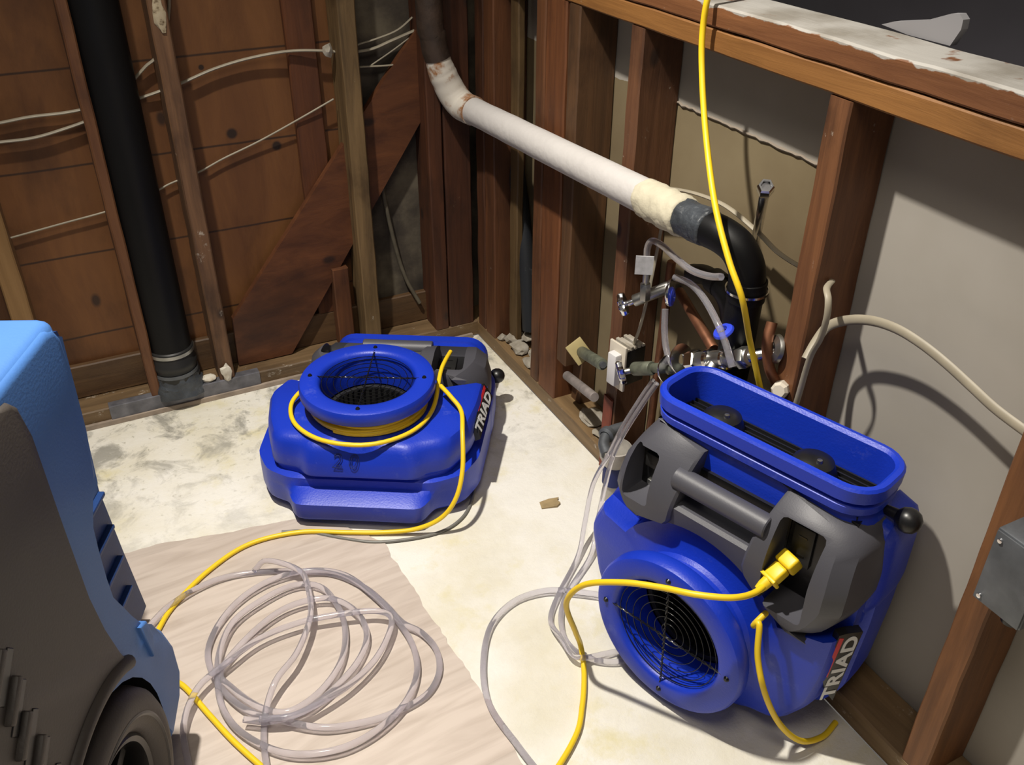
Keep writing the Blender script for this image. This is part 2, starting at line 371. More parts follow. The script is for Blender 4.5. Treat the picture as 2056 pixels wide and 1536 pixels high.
# left wall: exterior board sheathing seen from inside
sheath = wood('sheathing_boards', (0.125, 0.052, 0.018), (0.215, 0.100, 0.034), 'Z', 13, 0.50, 0.0, seed=2.2, boards=0.205, stretch=0.22, spots=[(-.577, .636, .012), (-.478, .593, .011), (-.62,.79,.006)])
bm = bmesh.new(); add_box(bm, -2.2, -0.30, 0.089, 0.105, 0.0, 2.3)
o = from_bm('wall_left', bm, sheath); o['kind'] = 'structure'
felt = blotchy('dirty_building_paper', [(0.025, 0.020, 0.016), (0.06, 0.048, 0.036), (0.13, 0.108, 0.075), (0.17, 0.145, 0.10)], 7, 9, pos=(0.3, 0.45, 0.6, 0.8))
bm = bmesh.new(); add_box(bm, -0.30, 0.16, 0.089, 0.105, 0.0, 2.3)
o = from_bm('wall_back', bm, felt); o['kind'] = 'structure'

# right wall: back side of the drywall of the next room
def drywall_material():
    m, n, l, b = mat('drywall_back_paper')
    tc = n.new('ShaderNodeTexCoord'); sp = n.new('ShaderNodeSeparateXYZ'); l.new(tc.outputs['Object'], sp.inputs[0])
    g = n.new('ShaderNodeTexNoise'); g.inputs['Scale'].default_value = 4; g.inputs['Detail'].default_value = 8; l.new(tc.outputs['Object'], g.inputs['Vector'])
    cr = n.new('ShaderNodeValToRGB'); e = cr.color_ramp.elements; e[0].position = .3; e[0].color = (0.30, 0.275, 0.235, 1); e[1].position = .7; e[1].color = (0.36, 0.335, 0.30, 1)
    l.new(g.outputs[0], cr.inputs[0])
    # peeled, water-browned layer in the bays left of the middle stud
    a = n.new('ShaderNodeMath'); a.operation = 'MULTIPLY_ADD'; a.inputs[1].default_value = 0.012
    g2 = n.new('ShaderNodeTexNoise'); g2.inputs['Scale'].default_value = 25; g2.inputs['Detail'].default_value = 4; l.new(tc.outputs['Object'], g2.inputs['Vector'])
    l.new(g2.outputs[0], a.inputs[0]); l.new(sp.outputs['Z'], a.inputs[2])
    mz = n.new('ShaderNodeMath'); mz.operation = 'LESS_THAN'; mz.inputs[1].default_value = 0.832; l.new(a.outputs[0], mz.inputs[0])
    my = n.new('ShaderNodeMath'); my.operation = 'GREATER_THAN'; my.inputs[1].default_value = -1.18; l.new(sp.outputs['Y'], my.inputs[0])
    mm = n.new('ShaderNodeMath'); mm.operation = 'MULTIPLY'; l.new(mz.outputs[0], mm.inputs[0]); l.new(my.outputs[0], mm.inputs[1])
    c2 = n.new('ShaderNodeValToRGB'); e = c2.color_ramp.elements; e[0].position = .3; e[0].color = (0.135, 0.098, 0.050, 1); e[1].position = .7; e[1].color = (0.205, 0.162, 0.092, 1)
    l.new(g.outputs[0], c2.inputs[0])
    mx = n.new('ShaderNodeMix'); mx.data_type = 'RGBA'; l.new(mm.outputs[0], mx.inputs[0]); l.new(cr.outputs[0], mx.inputs[6]); l.new(c2.outputs[0], mx.inputs[7])
    l.new(mx.outputs[2], b.inputs['Base Color']); b.inputs['Roughness'].default_value = 0.9
    return m
bm = bmesh.new(); add_box(bm, 0.089, 0.103, -2.3, 0.089, 0.0, 0.9655)
o = from_bm('wall_right', bm, drywall_material()); o['kind'] = 'structure'
# torn paper ridge along the seam
bm = bmesh.new(); seam = [(0.087, -0.70 - 0.435 * i / 40, 0.829 + 0.004 * noise.noise(Vector((i * .7, 0, 0)))) for i in range(41)]
add_tube(bm, seam, 0.0025, 6, True, lambda t: 0.0022 + 0.0016 * abs(noise.noise(Vector((t * 30, 2, 0)))))
o = from_bm('trim_1', bm, plain('torn_paper', (0.24, 0.20, 0.16), 0.9)); o['kind'] = 'structure'
# dark room beyond the half wall
dark = plain('dark_room_surface', (0.13, 0.125, 0.145), 0.4, var=0.15, vscale=3)
bm = bmesh.new(); add_box(bm, 0.75, 0.80, -4.0, 2.0, 0.0, 2.3)
o = from_bm('wall_beyond', bm, dark); o['kind'] = 'structure'
bm = bmesh.new(); add_box(bm, 0.103, 0.75, -4.0, 2.0, -0.05, 0.0)
o = from_bm('floor_beyond', bm, dark); o['kind'] = 'structure'

# ================================================================== FRAMING
D, L_ = (0.050, 0.019, 0.009), (0.165, 0.072, 0.032)
wn = [0]
def fmat(dark, light, axis='Z', **k):
    wn[0] += 1; return wood('lumber_%d' % wn[0], dark, light, axis, seed=wn[0] * 1.37, **k)
GL = 'framing lumber of the left wall'; GR = 'framing lumber of the right half wall'
# bottom plates
plate_l = fmat((0.11, 0.075, 0.040), (0.23, 0.165, 0.095), 'X', stain=0.5, plaster=0.4)
tag(lumber('bottom_plate', (-2.2, 0.0, 0.0, 0.089, 0.0, 0.046), plate_l, axis=0, seed=3, jit=.002), 'dirty tan bottom plate lying under the left wall studs', 'framing', GL)
tag(lumber('bottom_plate', (0.0, 0.089, -2.2, 0.089, 0.0, 0.044), fmat((0.13, 0.088, 0.045), (0.27, 0.195, 0.11), 'Y', stain=0.4, plaster=0.35), axis=1, seed=5, jit=.002), 'dirty tan bottom plate running under the right half wall studs', 'framing', GR)
# blocking strip against the sheathing
tag(lumber('blocking_board', (-2.2, -0.04, 0.070, 0.0885, 0.0465, 0.135), fmat((0.075, 0.042, 0.020), (0.15, 0.092, 0.045), 'X', stain=0.5), axis=0, seed=8), 'brown board standing behind the left bottom plate against the sheathing', 'board', GL)
# shoe strip of old flooring in front of the left plate
bm = bmesh.new(); add_box(bm, -2.2, -0.02, -0.009, -0.0005, 0.0, 0.013, 0.001)
o = from_bm('trim_2', bm, plain('dusty_edge_strip', (0.30, 0.24, 0.19), 0.8, var=0.25, vscale=30)); o['kind'] = 'structure'
# grey nail plate over the front edge of the left plate
pl = empty('nail_plate', (-0.78, 0, 0.046))
bm = bmesh.new(); add_box(bm, -0.205, 0.16, -0.0045, -0.0015, -0.036, 0.0025, 0.0008); from_bm('front_flange', bm, M['strap'], pl)
bm = bmesh.new(); add_box(bm, -0.205, 0.16, -0.003, 0.020, 0.0008, 0.0030, 0.0008); from_bm('top_flange', bm, M['strap'], pl)
tag(pl, 'long grey metal protection plate on the left bottom plate below the black pipe', 'metal plate')

def stud_l(x0, x1, label, dark=D, light=L_, y0=0.0, y1=0.0885, z0=0.046, z1=2.3, name='wall_stud', **k):
    jit = k.pop('jit', 0.0016)
    return tag(lumber(name, (x0, x1, y0, y1, z0, z1), fmat(dark, light, **k), seed=x0 * 31, jit=jit), label, 'stud' if 'stud' in name else 'board', GL)
stud_l(-1.127, -1.084, 'pale tan stud rising behind the light blue dehumidifier', (0.22, 0.135, 0.055), (0.33, 0.215, 0.10), stain=0.15)
stud_l(-0.884, -0.861, 'thin reddish board standing just left of the thick black pipe', (0.10, 0.04, 0.018), (0.20, 0.095, 0.04), plaster=0.15, name='furring_board')
stud_l(-0.718, -0.680, 'grey-brown stud just right of the thick black pipe', (0.085, 0.045, 0.026), (0.235, 0.135, 0.075), plaster=0.25, stain=.7)
stud_l(-0.326, -0.284, 'greenish-brown stud behind the smaller blower, left of the white cables', (0.085, 0.058, 0.028), (0.26, 0.185, 0.095), plaster=0.12, stain=.75)
stud_l(-0.126, -0.088, 'dark red-brown stud, second from the room corner on the left wall', (0.042, 0.015, 0.007), (0.115, 0.042, 0.018))
stud_l(-0.084, -0.012, 'dark red-brown corner stud closing the left wall', (0.036, 0.013, 0.006), (0.10, 0.036, 0.016), plaster=0.1)
stud_l(-0.430, -0.362, 'flat reddish board set against the sheathing behind the diagonal brace', (0.070, 0.024, 0.010), (0.15, 0.055, 0.020), y0=0.069, z0=0.136, name='sheathing_board')
stud_l(-0.392, -0.350, 'short reddish cripple stud under the diagonal brace', (0.075, 0.028, 0.012), (0.16, 0.065, 0.026), y0=0.030, y1=0.068, z1=0.27, name='cripple_stud')
# diagonal let-in brace
bm = bmesh.new()
quad = [(-0.520, 0.05), (-0.660, 0.05), (-0.655, 0.185), (-0.346, 0.564), (-0.045, 0.93), (-0.045, 0.73)]
add_loft(bm, [[(x, 0.047, z) for x, z in quad], [(x, 0.066, z) for x, z in quad]])
o = from_bm('diagonal_brace', bm, fmat((0.070, 0.024, 0.010), (0.175, 0.068, 0.026), 'X', grain=20, stretch=0.3))
tag(o, 'wide red-brown diagonal brace crossing the bays left of the room corner', 'brace', GL)

def stud_r(y0, y1, label, dark=D, light=L_, x0=0.0, x1=0.0885, z0=0.044, z1=0.9655, name='wall_stud', **k):
    jit = k.pop('jit', 0.0016)
    return tag(lumber(name, (x0, x1, y0, y1, z0, z1), fmat(dark, light, **k), seed=y0 * 31, jit=jit), label, 'stud' if 'stud' in name else 'board', GR)
stud_r(-0.052, -0.006, 'dark brown stud at the room corner on the right wall', (0.045, 0.018, 0.008), (0.12, 0.046, 0.02), plaster=0.15)
stud_r(-0.110, -0.057, 'red-brown stud beside the corner stud of the right wall', (0.065, 0.026, 0.011), (0.16, 0.066, 0.027), plaster=0.1)
stud_r(-0.168, -0.128, 'thin olive-brown strip inside the corner bay of the right wall', (0.09, 0.06, 0.028), (0.16, 0.11, 0.052), x0=0.035, x1=0.053, name='furring_strip')
stud_r(-0.355, -0.316, 'brown stud left of the closely packed stud group, right wall', (0.085, 0.036, 0.015), (0.19, 0.082, 0.034), plaster=0.1)
stud_r(-0.440, -0.359, 'wide orange-brown double stud below the sloping white pipe', (0.095, 0.036, 0.014), (0.215, 0.085, 0.032), plaster=0.1)
stud_r(-0.490, -0.449, 'grey-brown holed stud left of the pale flanged stub', (0.060, 0.034, 0.018), (0.14, 0.075, 0.036), z0=0.165, stain=0.7)
stud_r(-0.490, -0.449, 'short brown block under the holed stud behind the galvanised stub', (0.07, 0.035, 0.016), (0.15, 0.08, 0.036), x0=0.045, z1=0.163, name='blocking_stud')
stud_r(-0.706, -0.666, 'plaster-spotted stud behind the switch box', (0.095, 0.042, 0.022), (0.20, 0.10, 0.055), plaster=0.3)
stud_r(-1.197, -1.154, 'thick stained stud between plumbing and grey drywall', (0.075, 0.030, 0.013), (0.235, 0.110, 0.050), plaster=0.15, stain=0.75)
stud_r(-1.604, -1.561, 'brown stud carrying the grey junction box', (0.105, 0.045, 0.016), (0.25, 0.115, 0.045), stain=0.4)
# double top plate of the half wall
tag(lumber('top_plate', (0.0, 0.089, -2.4, 0.089, 0.9665, 1.0015), fmat((0.19, 0.088, 0.025), (0.34, 0.175, 0.055), 'Y', stain=0.25, plaster=0.05), axis=1, seed=41), 'orange-tan lower board of the half wall top plate', 'framing', GR)
def cap_material():
    m = wood('cap_board', (0.13, 0.052, 0.02), (0.25, 0.115, 0.05), 'Y', plaster=0.35, plastercol=(0.36, 0.32, 0.28, 1), seed=9.1)
    n, l = m.node_tree.nodes, m.node_tree.links; b = n['Principled BSDF']; src = b.inputs['Base Color'].links[0].from_socket
    tc = n.new('ShaderNodeTexCoord'); sp = n.new('ShaderNodeSeparateXYZ'); l.new(tc.outputs['Object'], sp.inputs[0])
    g = n.new('ShaderNodeTexNoise'); g.inputs['Scale'].default_value = 22; g.inputs['Detail'].default_value = 6; l.new(tc.outputs['Object'], g.inputs['Vector'])
    # joint compound on the upper side, running a little over the edge
    a = n.new('ShaderNodeMath'); a.operation = 'MULTIPLY_ADD'; a.inputs[1].default_value = 0.022; l.new(g.outputs[0], a.inputs[0]); l.new(sp.outputs['Z'], a.inputs[2])
    r = n.new('ShaderNodeMapRange'); r.inputs[1].default_value = 1.0435; r.inputs[2].default_value = 1.0450; l.new(a.outputs[0], r.inputs[0])
    c = n.new('ShaderNodeValToRGB'); e = c.color_ramp.elements; e[0].position = .35; e[0].color = (0.24, 0.22, 0.19, 1); e[1].position = .55; e[1].color = (0.38, 0.365, 0.34, 1)
    g3 = n.new('ShaderNodeTexNoise'); g3.inputs['Scale'].default_value = 9; g3.inputs['Detail'].default_value = 9; l.new(tc.outputs['Object'], g3.inputs['Vector']); l.new(g3.outputs[0], c.inputs[0])
    mx = n.new('ShaderNodeMix'); mx.data_type = 'RGBA'; l.new(r.outputs[0], mx.inputs[0]); l.new(src, mx.inputs[6]); l.new(c.outputs[0], mx.inputs[7])
    l.new(mx.outputs[2], b.inputs['Base Color']); return m
tag(lumber('cap_board', (-0.002, 0.098, -2.4, 0.089, 1.0035, 1.0375), cap_material(), axis=1, seed=43, jit=.002), 'reddish cap board with white joint compound on top of the half wall', 'framing', GR)
# scrap of drywall leaning over the cap
bm = bmesh.new()
sc = [(-1.175, 1.0375), (-1.128, 1.042), (-1.150, 1.050), (-1.205, 1.062), (-1.240, 1.076), (-1.252, 1.078), (-1.259, 1.072), (-1.258, 1.060), (-1.245, 1.0375)]
add_loft(bm, [[(0.100 - (z - 1.0375) * 0.15, y, z) for y, z in sc], [(0.112 - (z - 1.0375) * 0.15, y, z) for y, z in sc]])
o = from_bm('drywall_scrap', bm, M['gypsum']); tag(o, 'pale wedge-shaped drywall scrap standing behind the cap board of the half wall', 'scrap')

# ================================================================== PIPES
# big black drain stack in the left wall
st = empty('drain_stack', (-0.815, 0.030, 0.03))
rod('pipe', (0, 0, 0.08), (0, 0, 2.27), 0.050, M['abs'], st, 40)
lathe('rubber_coupling', [(0.0, .0), (.050, .0), (.053, .006), (.053, .035), (.0555, .038), (.0555, .05), (.053, .053), (.053, .085), (.050, .088), (0, .088)], M['blackrub'], st, Matrix.Translation((0, 0, 0.045)), 40)
for z in (0.062, 0.118):
    lathe('hose_clamp', [(.0535, 0), (.0550, 0), (.0550, .009), (.0535, .009)], M['galv' if z < .1 else 'steel'], st, Matrix.Translation((0, 0, z)), 40, closed=True)
bm = bmesh.new()   # crumpled duct tape around the foot of the pipe
rings = []
for i in range(7):
    z = 0.004 + i * 0.010
    rings.append([((0.066 - 0.0022 * i + 0.006 * noise.noise(Vector((math.cos(a) * 3, math.sin(a) * 3, i * .9)))) * math.cos(a), (0.058 - 0.001 * i + 0.006 * noise.noise(Vector((math.cos(a) * 3, math.sin(a) * 3, i * .9 + 5)))) * math.sin(a), z + 0.004 * math.sin(a * 3 + i)) for a in [2 * PI * k / 40 for k in range(40)]])
add_loft(bm, rings); from_bm('duct_tape', bm, M['tape'], st, 25)
tag(st, 'thick black plastic drain pipe standing in the left wall', 'pipe')

# white-wrapped sloping drain pipe
R = 0.031
dp = empty('drain_pipe', (-0.045, -0.5, 0.70))
off = Vector(dp.location)
def rel(ps): return [Vector(p) - off for p in ps]
straight = [(-0.052, -0.085, 0.672), (-0.052, -0.87, 0.716)]
tube('white_wrap', rel([straight[0], (-0.052, -0.28, 0.683), (-0.052, -0.5, 0.695), straight[1]]), R, M['pipewhite'], dp, 28, 16, rfun=lambda t: R + 0.0008 * noise.noise(Vector((t * 9, 0, 0))))
el = wood('rusty_plaster', (0.42, 0.38, 0.33), (0.60, 0.57, 0.52), 'Z', grain=20, stain=0.0, rough=.8)
cw = blotchy('stained_elbow_wrap', [(0.60, 0.57, 0.52), (0.55, 0.51, 0.45), (0.28, 0.12, 0.04), (0.50, 0.45, 0.38)], 13, 9, pos=(0.3, 0.52, 0.60, 0.70), seed=2.2)
tube('upper_elbow', rel([(-0.114, -0.036, 0.810), (-0.105, -0.036, 0.773), (-0.094, -0.036, 0.742), (-0.075, -0.042, 0.700), (-0.060, -0.065, 0.676), (-0.052, -0.11, 0.674)]), 0.03, cw, dp, 28, 8, rfun=lambda t: (0.027 + 0.008 * math.sin(min(1, t * 1.15) * PI * .62)) + 0.0015 * noise.noise(Vector((t * 12, 3, 0))))
tube('cast_iron_riser', rel([(-0.108, -0.036, 0.785), (-0.117, -0.036, 0.83), (-0.125, -0.036, 1.0), (-0.125, -0.036, 2.2)]), 0.031, plain('rusty_black_iron', (0.035, 0.021, 0.014), 0.6, bump=.5, var=.4, vscale=25), dp, 28, 6)
def lumpy(a, b, r0, r1, n=22, seg=30, amp=0.004, seed=0.0):
    a, b = Vector(a), Vector(b); bm = bmesh.new(); M_ = axis_mtx(a, b - a); L = (b - a).length; rings = []
    for i in range(n + 1):
        t = i / n; rr = r0 + (r1 - r0) * t
        if i in (0, n): rr -= 0.003
        ring = []
        for k in range(seg):
            th = 2 * PI * k / seg; q = Vector((math.cos(th) * 1.5, math.sin(th) * 1.5, t * L * 40 + seed))
            rad = rr + amp * noise.noise(q * 1.6) + amp * .5 * abs(noise.noise(q * 4))
            ring.append(M_ @ Vector((rad * math.cos(th), rad * math.sin(th), t * L + .003 * noise.noise(Vector((math.cos(th) * 2, math.sin(th) * 2, seed))))))
        rings.append(ring)
    add_loft(bm, rings); return bm
from_bm('cream_plaster_collar', lumpy(rel([(-0.052, -0.825, 0.713)])[0], rel([(-0.053, -0.945, 0.719)])[0], R + .002, R + .003, amp=.0035), M['plasterwrap'], dp, 60)
from_bm('grey_tape_joint', lumpy(rel([(-0.053, -0.940, 0.719)])[0], rel([(-0.052, -1.012, 0.724)])[0], R - .001, R - .001, amp=.003, seed=4), M['tape'], dp, 60)
RB = R - .002
tube('black_elbow', rel([(-0.052, -1.00, 0.723), (-0.047, -1.038, 0.722), (-0.038, -1.064, 0.710), (-0.028, -1.078, 0.682), (-0.022, -1.080, 0.650)]), RB, M['abs'], dp, 30, 8)
lathe('pipe_hub', [(RB, 0), (RB + .002, .002), (RB + .002, .036), (RB, .038)], M['abs'], dp, axis_mtx(rel([(-0.022, -1.080, 0.662)])[0], (0.02, 0.03, -1)), 36, closed=True)
tube('black_pipe', rel([(-0.022, -1.080, 0.66), (-0.016, -1.070, 0.54), (-0.006, -1.055, 0.40), (0.0, -1.048, 0.30)]), RB, M['abs'], dp, 30, 6)
lathe('hose_clamp', [(RB + .0042, 0), (RB + .0058, 0), (RB + .0058, .004), (RB + .0042, .004)], M['chrome'], dp, axis_mtx(rel([(-0.0215, -1.080, 0.645)])[0], (0.02, 0.03, -1)), 36, closed=True)
tag(dp, 'sloping drain pipe in white wrap with black elbow at its right end', 'pipe')
t = tube('metal_strap', [(-0.235, .074, .52), (-0.222, .074, .40), (-0.200, .072, .26), (-0.180, .066, .18), (-0.150, .058, .11)], .0055, plain('dull_olive_strap', (0.10, 0.085, 0.06), .7, var=.3, vscale=30), None, 10, 8)
tag(t, 'dull bent strap hanging in the dark bay left of the room corner', 'strap')
# slanting dark pipe in the corner bay
t = tube('vent_pipe', [(0.064, 0.010, 1.0), (0.064, -0.08, 0.6), (0.064, -0.165, 0.30), (0.064, -0.195, 0.10)], 0.021, plain('dusty_black_pipe', (0.012, 0.014, 0.018), 0.6, var=0.3, dust=0.8, dustcol=(0.22, 0.23, 0.24, 1)), seg=24)
tag(t, 'slim dusty black pipe slanting down inside the corner bay', 'pipe')
# chrome shower-arm style stub
s = empty('chrome_pipe_stub', (0.02, -1.05, 0.80)); so = Vector(s.location)
a_, b_ = Vector((-0.050, -1.116, 0.830)) - so, Vector((0.045, -1.010, 0.690)) - so
rod('tube', b_, a_, 0.0075, M['chrome'], s)
dr = (a_ - b_).normalized()
lathe('flared_nut', [(.006, 0), (.0105, .001), (.0125, .007), (.0125, .022), (.0105, .026), (.0078, .026), (.0078, .006), (0, .006)], M['chrome'], s, axis_mtx(a_ - dr * .02, dr), 6, smooth=20)
tag(s, 'chrome pipe stub with hex nut sticking up in front of the olive drywall', 'pipe stub')

def handle(parent, p, d, r=0.016, name='valve_handle'):
    """ribbed round valve handle"""
    m_ = axis_mtx(p, d); bm = bmesh.new(); rings = []; seg = 40
    for rr, h in ((.3, 0), (.95, .0), (1, .003), (1, .009), (.85, .012), (.3, .013)):
        rings.append([m_ @ Vector(((r * rr * (1 + .10 * math.cos(8 * 2 * PI * k / seg) * (rr > .8))) * math.cos(2 * PI * k / seg), (r * rr * (1 + .10 * math.cos(8 * 2 * PI * k / seg) * (rr > .8))) * math.sin(2 * PI * k / seg), h)) for k in range(seg)])
    add_loft(bm, rings); return from_bm(name, bm, M['chrome'], parent, 40)
def disc(name, parent, p, d, r, m, th=0.006):
    return lathe(name, [(r * .35, 0.0), (r * .45, th * 1.6), (r * .9, th), (r, 0.001), (r, 0), (r * .35, 0)], m, parent, axis_mtx(p, d), 40)

# upper shut-off valve
v1 = empty('shutoff_valve', (-0.03, -0.85, 0.50)); V = Vector(v1.location)
def q(*c): return Vector(c) - V
rod('supply_stub', q(0.085, -0.770, 0.480), q(-0.025, -0.835, 0.525), 0.008, M['steel'], v1)
rod('valve_body', q(0.0, -0.862, 0.546), q(-0.055, -0.822, 0.508), 0.0115, M['steel'], v1)
disc('escutcheon', v1, q(-0.026, -0.895, 0.553), (-0.6, 0.72, -0.10), 0.026, M['chrome'])
disc('blue_gasket', v1, q(-0.028, -0.897, 0.546), (0.6, -0.72, 0.1), 0.018, M['blueink'], 0.004)
rod('valve_stem', q(-0.050, -0.826, 0.510), q(-0.068, -0.812, 0.500), 0.006, M['chrome'], v1)
handle(v1, q(-0.066, -0.813, 0.501), (-0.75, 0.55, -0.35), 0.021)
rod('outlet_nut', q(-0.047, -0.845, 0.52), q(-0.047, -0.843, 0.552), 0.0105, M['steel'], v1, 6)
rod('outlet_nipple', q(-0.047, -0.843, 0.55), q(-0.047, -0.842, 0.592), 0.0060, M['steel'], v1)
tag(v1, 'small chrome shut-off valve with ribbed handle under the white paper tag', 'valve')
# clear hose with tag from this valve to the black pipe
h = empty('clear_hose', (-0.05, -0.9, 0.6)); HO = Vector(h.location)
tube('hose', [Vector(p) - HO for p in [(-0.047, -0.842, 0.585), (-0.048, -0.840, 0.620), (-0.048, -0.852, 0.640), (-0.049, -0.885, 0.644), (-0.052, -0.93, 0.640), (-0.056, -0.98, 0.640), (-0.060, -1.03, 0.652), (-0.060, -1.06, 0.664)]], 0.0060, M['clear'], h, 14)
box('paper_tag', (-.016, .016, -.001, .001, -.020, .016), M['label'], h, 0.0, Matrix.Translation(Vector((-0.060, -0.852, 0.597)) - HO) @ Matrix.Rotation(math.radians(-32), 4, 'Z'))
tag(h, 'short clear hose with a white paper tag arching over the upper valve', 'hose')
h = tube('clear_hose', [(-0.030, -0.905, 0.588), (-0.036, -0.955, 0.600), (-0.05, -1.01, 0.603), (-0.062, -1.06, 0.592), (-0.068, -1.10, 0.568), (-0.068, -1.125, 0.535)], 0.0060, M['clear'], seg=14)
tag(h, 'clear hose arcing right from the upper valve across the black pipe', 'hose')
h = tube('clear_hose', [(-0.035, -0.893, 0.520), (-0.040, -0.905, 0.48), (-0.045, -0.925, 0.450), (-0.050, -0.96, 0.435), (-0.050, -1.00, 0.440), (-0.050, -1.03, 0.455)], 0.0060, M['clear'], seg=14)
tag(h, 'clear hose hanging in a curve below the upper valve', 'hose')
# copper pipes
t = rod('copper_pipe', (0.030, -0.845, 0.52), (-0.020, -1.02, 0.50), 0.0095, M['copper']); tag(t, 'dull copper pipe slanting down right to the chrome valve group', 'pipe')
t = rod('copper_pipe', (0.055, -0.765, 0.047), (0.040, -0.800, 0.56), 0.0085, M['copper']); tag(t, 'upright dull copper riser right of the switch box', 'pipe')
# black fitting behind
f = empty('black_pipe_fitting', (0.03, -0.95, 0.56)); FO = Vector(f.location)
tube('arm', [Vector(p) - FO for p in [(0.045, -0.86, 0.56), (0.035, -0.91, 0.580), (0.03, -0.955, 0.578), (0.035, -0.985, 0.545), (0.04, -0.990, 0.45), (0.045, -0.99, 0.30)]], 0.018, M['blackrub'], f, 18)
lathe('collar', [(.018, 0), (.023, .002), (.023, .026), (.018, .028)], M['blackrub'], f, axis_mtx(Vector((0.035, -0.93, 0.581)) - FO, (-0.1, -1, 0)), 30, closed=True)
tag(f, 'black pipe fitting half hidden behind the clear hoses', 'pipe fitting')
# large chrome valve group behind the big blower
v2 = empty('chrome_valve', (-0.04, -1.05, 0.50)); V = Vector(v2.location)
rod('valve_body', q(-0.055, -1.020, 0.485), q(-0.035, -1.125, 0.545), 0.0155, M['steel'], v2)
tube('side_outlet', [q(-0.047, -1.062, 0.509), q(-0.062, -1.068, 0.498), q(-0.078, -1.072, 0.480)], 0.011, M['steel'], v2, 18)
rod('hex_nut', q(-0.0575, -1.008, 0.478), q(-0.053, -1.026, 0.489), 0.021, M['chrome'], v2, 6)
rod('hex_nut', q(-0.0385, -1.106, 0.534), q(-0.0355, -1.122, 0.543), 0.019, M['steel'], v2, 6)
lathe('collar', [(.0155, 0), (.0195, .002), (.0195, .009), (.0155, .011)], M['chrome'], v2, axis_mtx(q(-0.050, -1.045, 0.499), (.02, -.105, .06)), 30, closed=True)
lathe('collar', [(.0155, 0), (.0185, .002), (.0185, .007), (.0155, .009)], M['chrome'], v2, axis_mtx(q(-0.044, -1.078, 0.518), (.02, -.105, .06)), 30, closed=True)
disc('escutcheon', v2, q(-0.062, -0.992, 0.475), (-0.2, 0.85, -0.45), 0.028, M['chrome'])
disc('blue_gasket', v2, q(-0.058, -1.082, 0.575), (-0.5, 0.2, 0.85), 0.018, M['blueink'], 0.004)
rod('outlet_pipe', q(-0.035, -1.12, 0.54), q(0.02, -1.148, 0.56), 0.011, M['chrome'], v2)
disc('wall_flange', v2, q(0.0, -1.146, 0.562), (-0.9, 0.3, 0.2), 0.024, M['steel'])
tag(v2, 'largest chrome valve assembly, just above the upright blower rim', 'valve')
# lower valve with verdigris pipe
v3 = empty('angle_valve', (-0.04, -0.88, 0.38)); V = Vector(v3.location)
rod('green_pipe', q(-0.052, -0.855, 0.380), q(-0.035, -1.02, 0.462), 0.0095, M['green'], v3)
rod('valve_body', q(-0.060, -0.850, 0.376), q(-0.052, -0.895, 0.400), 0.0135, M['green'], v3)
disc('escutcheon', v3, q(-0.052, -0.945, 0.425), (-0.25, 0.88, -0.4), 0.027, M['chrome'])
handle(v3, q(-0.078, -0.842, 0.370), (-0.85, 0.35, -0.25), 0.022)
rod('valve_stem', q(-0.082, -0.843, 0.370), q(-0.058, -0.856, 0.378), 0.006, M['steel'], v3)
tag(v3, 'corroded green angle valve with ribbed handle below the switch box', 'valve')
box_ = None
# old switch box with white rocker
sb = empty('switch_box', (-0.02, -0.745, 0.33)); V = Vector(sb.location)
rm = Matrix.Translation(Vector((-0.060, -0.790, 0.350)) - V) @ Matrix.Rotation(math.radians(8), 4, 'Z') @ Matrix.Scale(.9, 4)
box('box', (0.004, 0.060, -0.024, 0.024, -0.044, 0.044), M['black'], sb, 0.002, rm)
box('mounting_strap', (-0.001, 0.005, -0.026, 0.026, -0.056, 0.056), M['beige'], sb, 0.001, rm)
box('switch_rocker', (-0.018, 0.0, -0.015, 0.012, -0.042, 0.036), M['white'], sb, 0.003, rm)
bm = bmesh.new()
for i in range(5): add_box(bm, 0.004 + i * .011, 0.012 + i * .011, -0.026, 0.026, 0.044, 0.050 + .004 * (i % 2), 0.001, 1, rm)
from_bm('dusty_top_ribs', bm, M['plaster'], sb)
tag(sb, 'dusty black switch box with a white rocker on the right wall stud', 'switch box')
# pale flanged stub, galvanised stub, floor elbow, open cup drain
s = empty('flanged_stub', (-0.01, -0.58, 0.26)); V = Vector(s.location)
rod('pipe', q(0.010, -0.530, 0.230), q(-0.058, -0.735, 0.322), 0.0125, M['green'], s)
rod('tip', q(-0.058, -0.735, 0.322), q(-0.061, -0.745, 0.3265), 0.007, M['galv'], s)
bm = bmesh.new(); mm = axis_mtx(q(-0.006, -0.560, 0.246), (-0.3, -0.85, 0.4)) @ Matrix.Rotation(.6, 4, 'Z'); add_box(bm, -.021, .021, -.026, .026, -.002, .003, .0015, 2, mm); from_bm('flange', bm, M['brass'], s, 35)
tag(s, 'greenish pipe stub with a pale yellow square flange, between the studs', 'pipe stub')
s = rod('galvanised_stub', (0.005, -0.492, 0.140), (-0.030, -0.672, 0.195), 0.0110, M['pinkgalv']); tag(s, 'bare grey galvanised pipe stub below the yellow-flanged one', 'pipe stub')
s = empty('grey_pipe_elbow', (-0.03, -0.76, 0.13)); V = Vector(s.location)
tube('elbow', [p - V for p in [Vector((0.01, -0.742, 0.150)), Vector((-0.035, -0.745, 0.150)), Vector((-0.06, -0.765, 0.142)), Vector((-0.07, -0.795, 0.135))]], 0.012, M['galv'], s, 18)
lathe('bell', [(.010, 0), (.017, .002), (.018, .014), (.012, .018)], M['galv'], s, axis_mtx(q(-0.035, -0.745, 0.150), (-0.7, -0.4, 0)), 24, closed=True)
tag(s, 'dull grey pipe elbow just above the open white drain cup', 'pipe fitting')
s = empty('drain_cup', (-0.042, -0.785, 0.0))
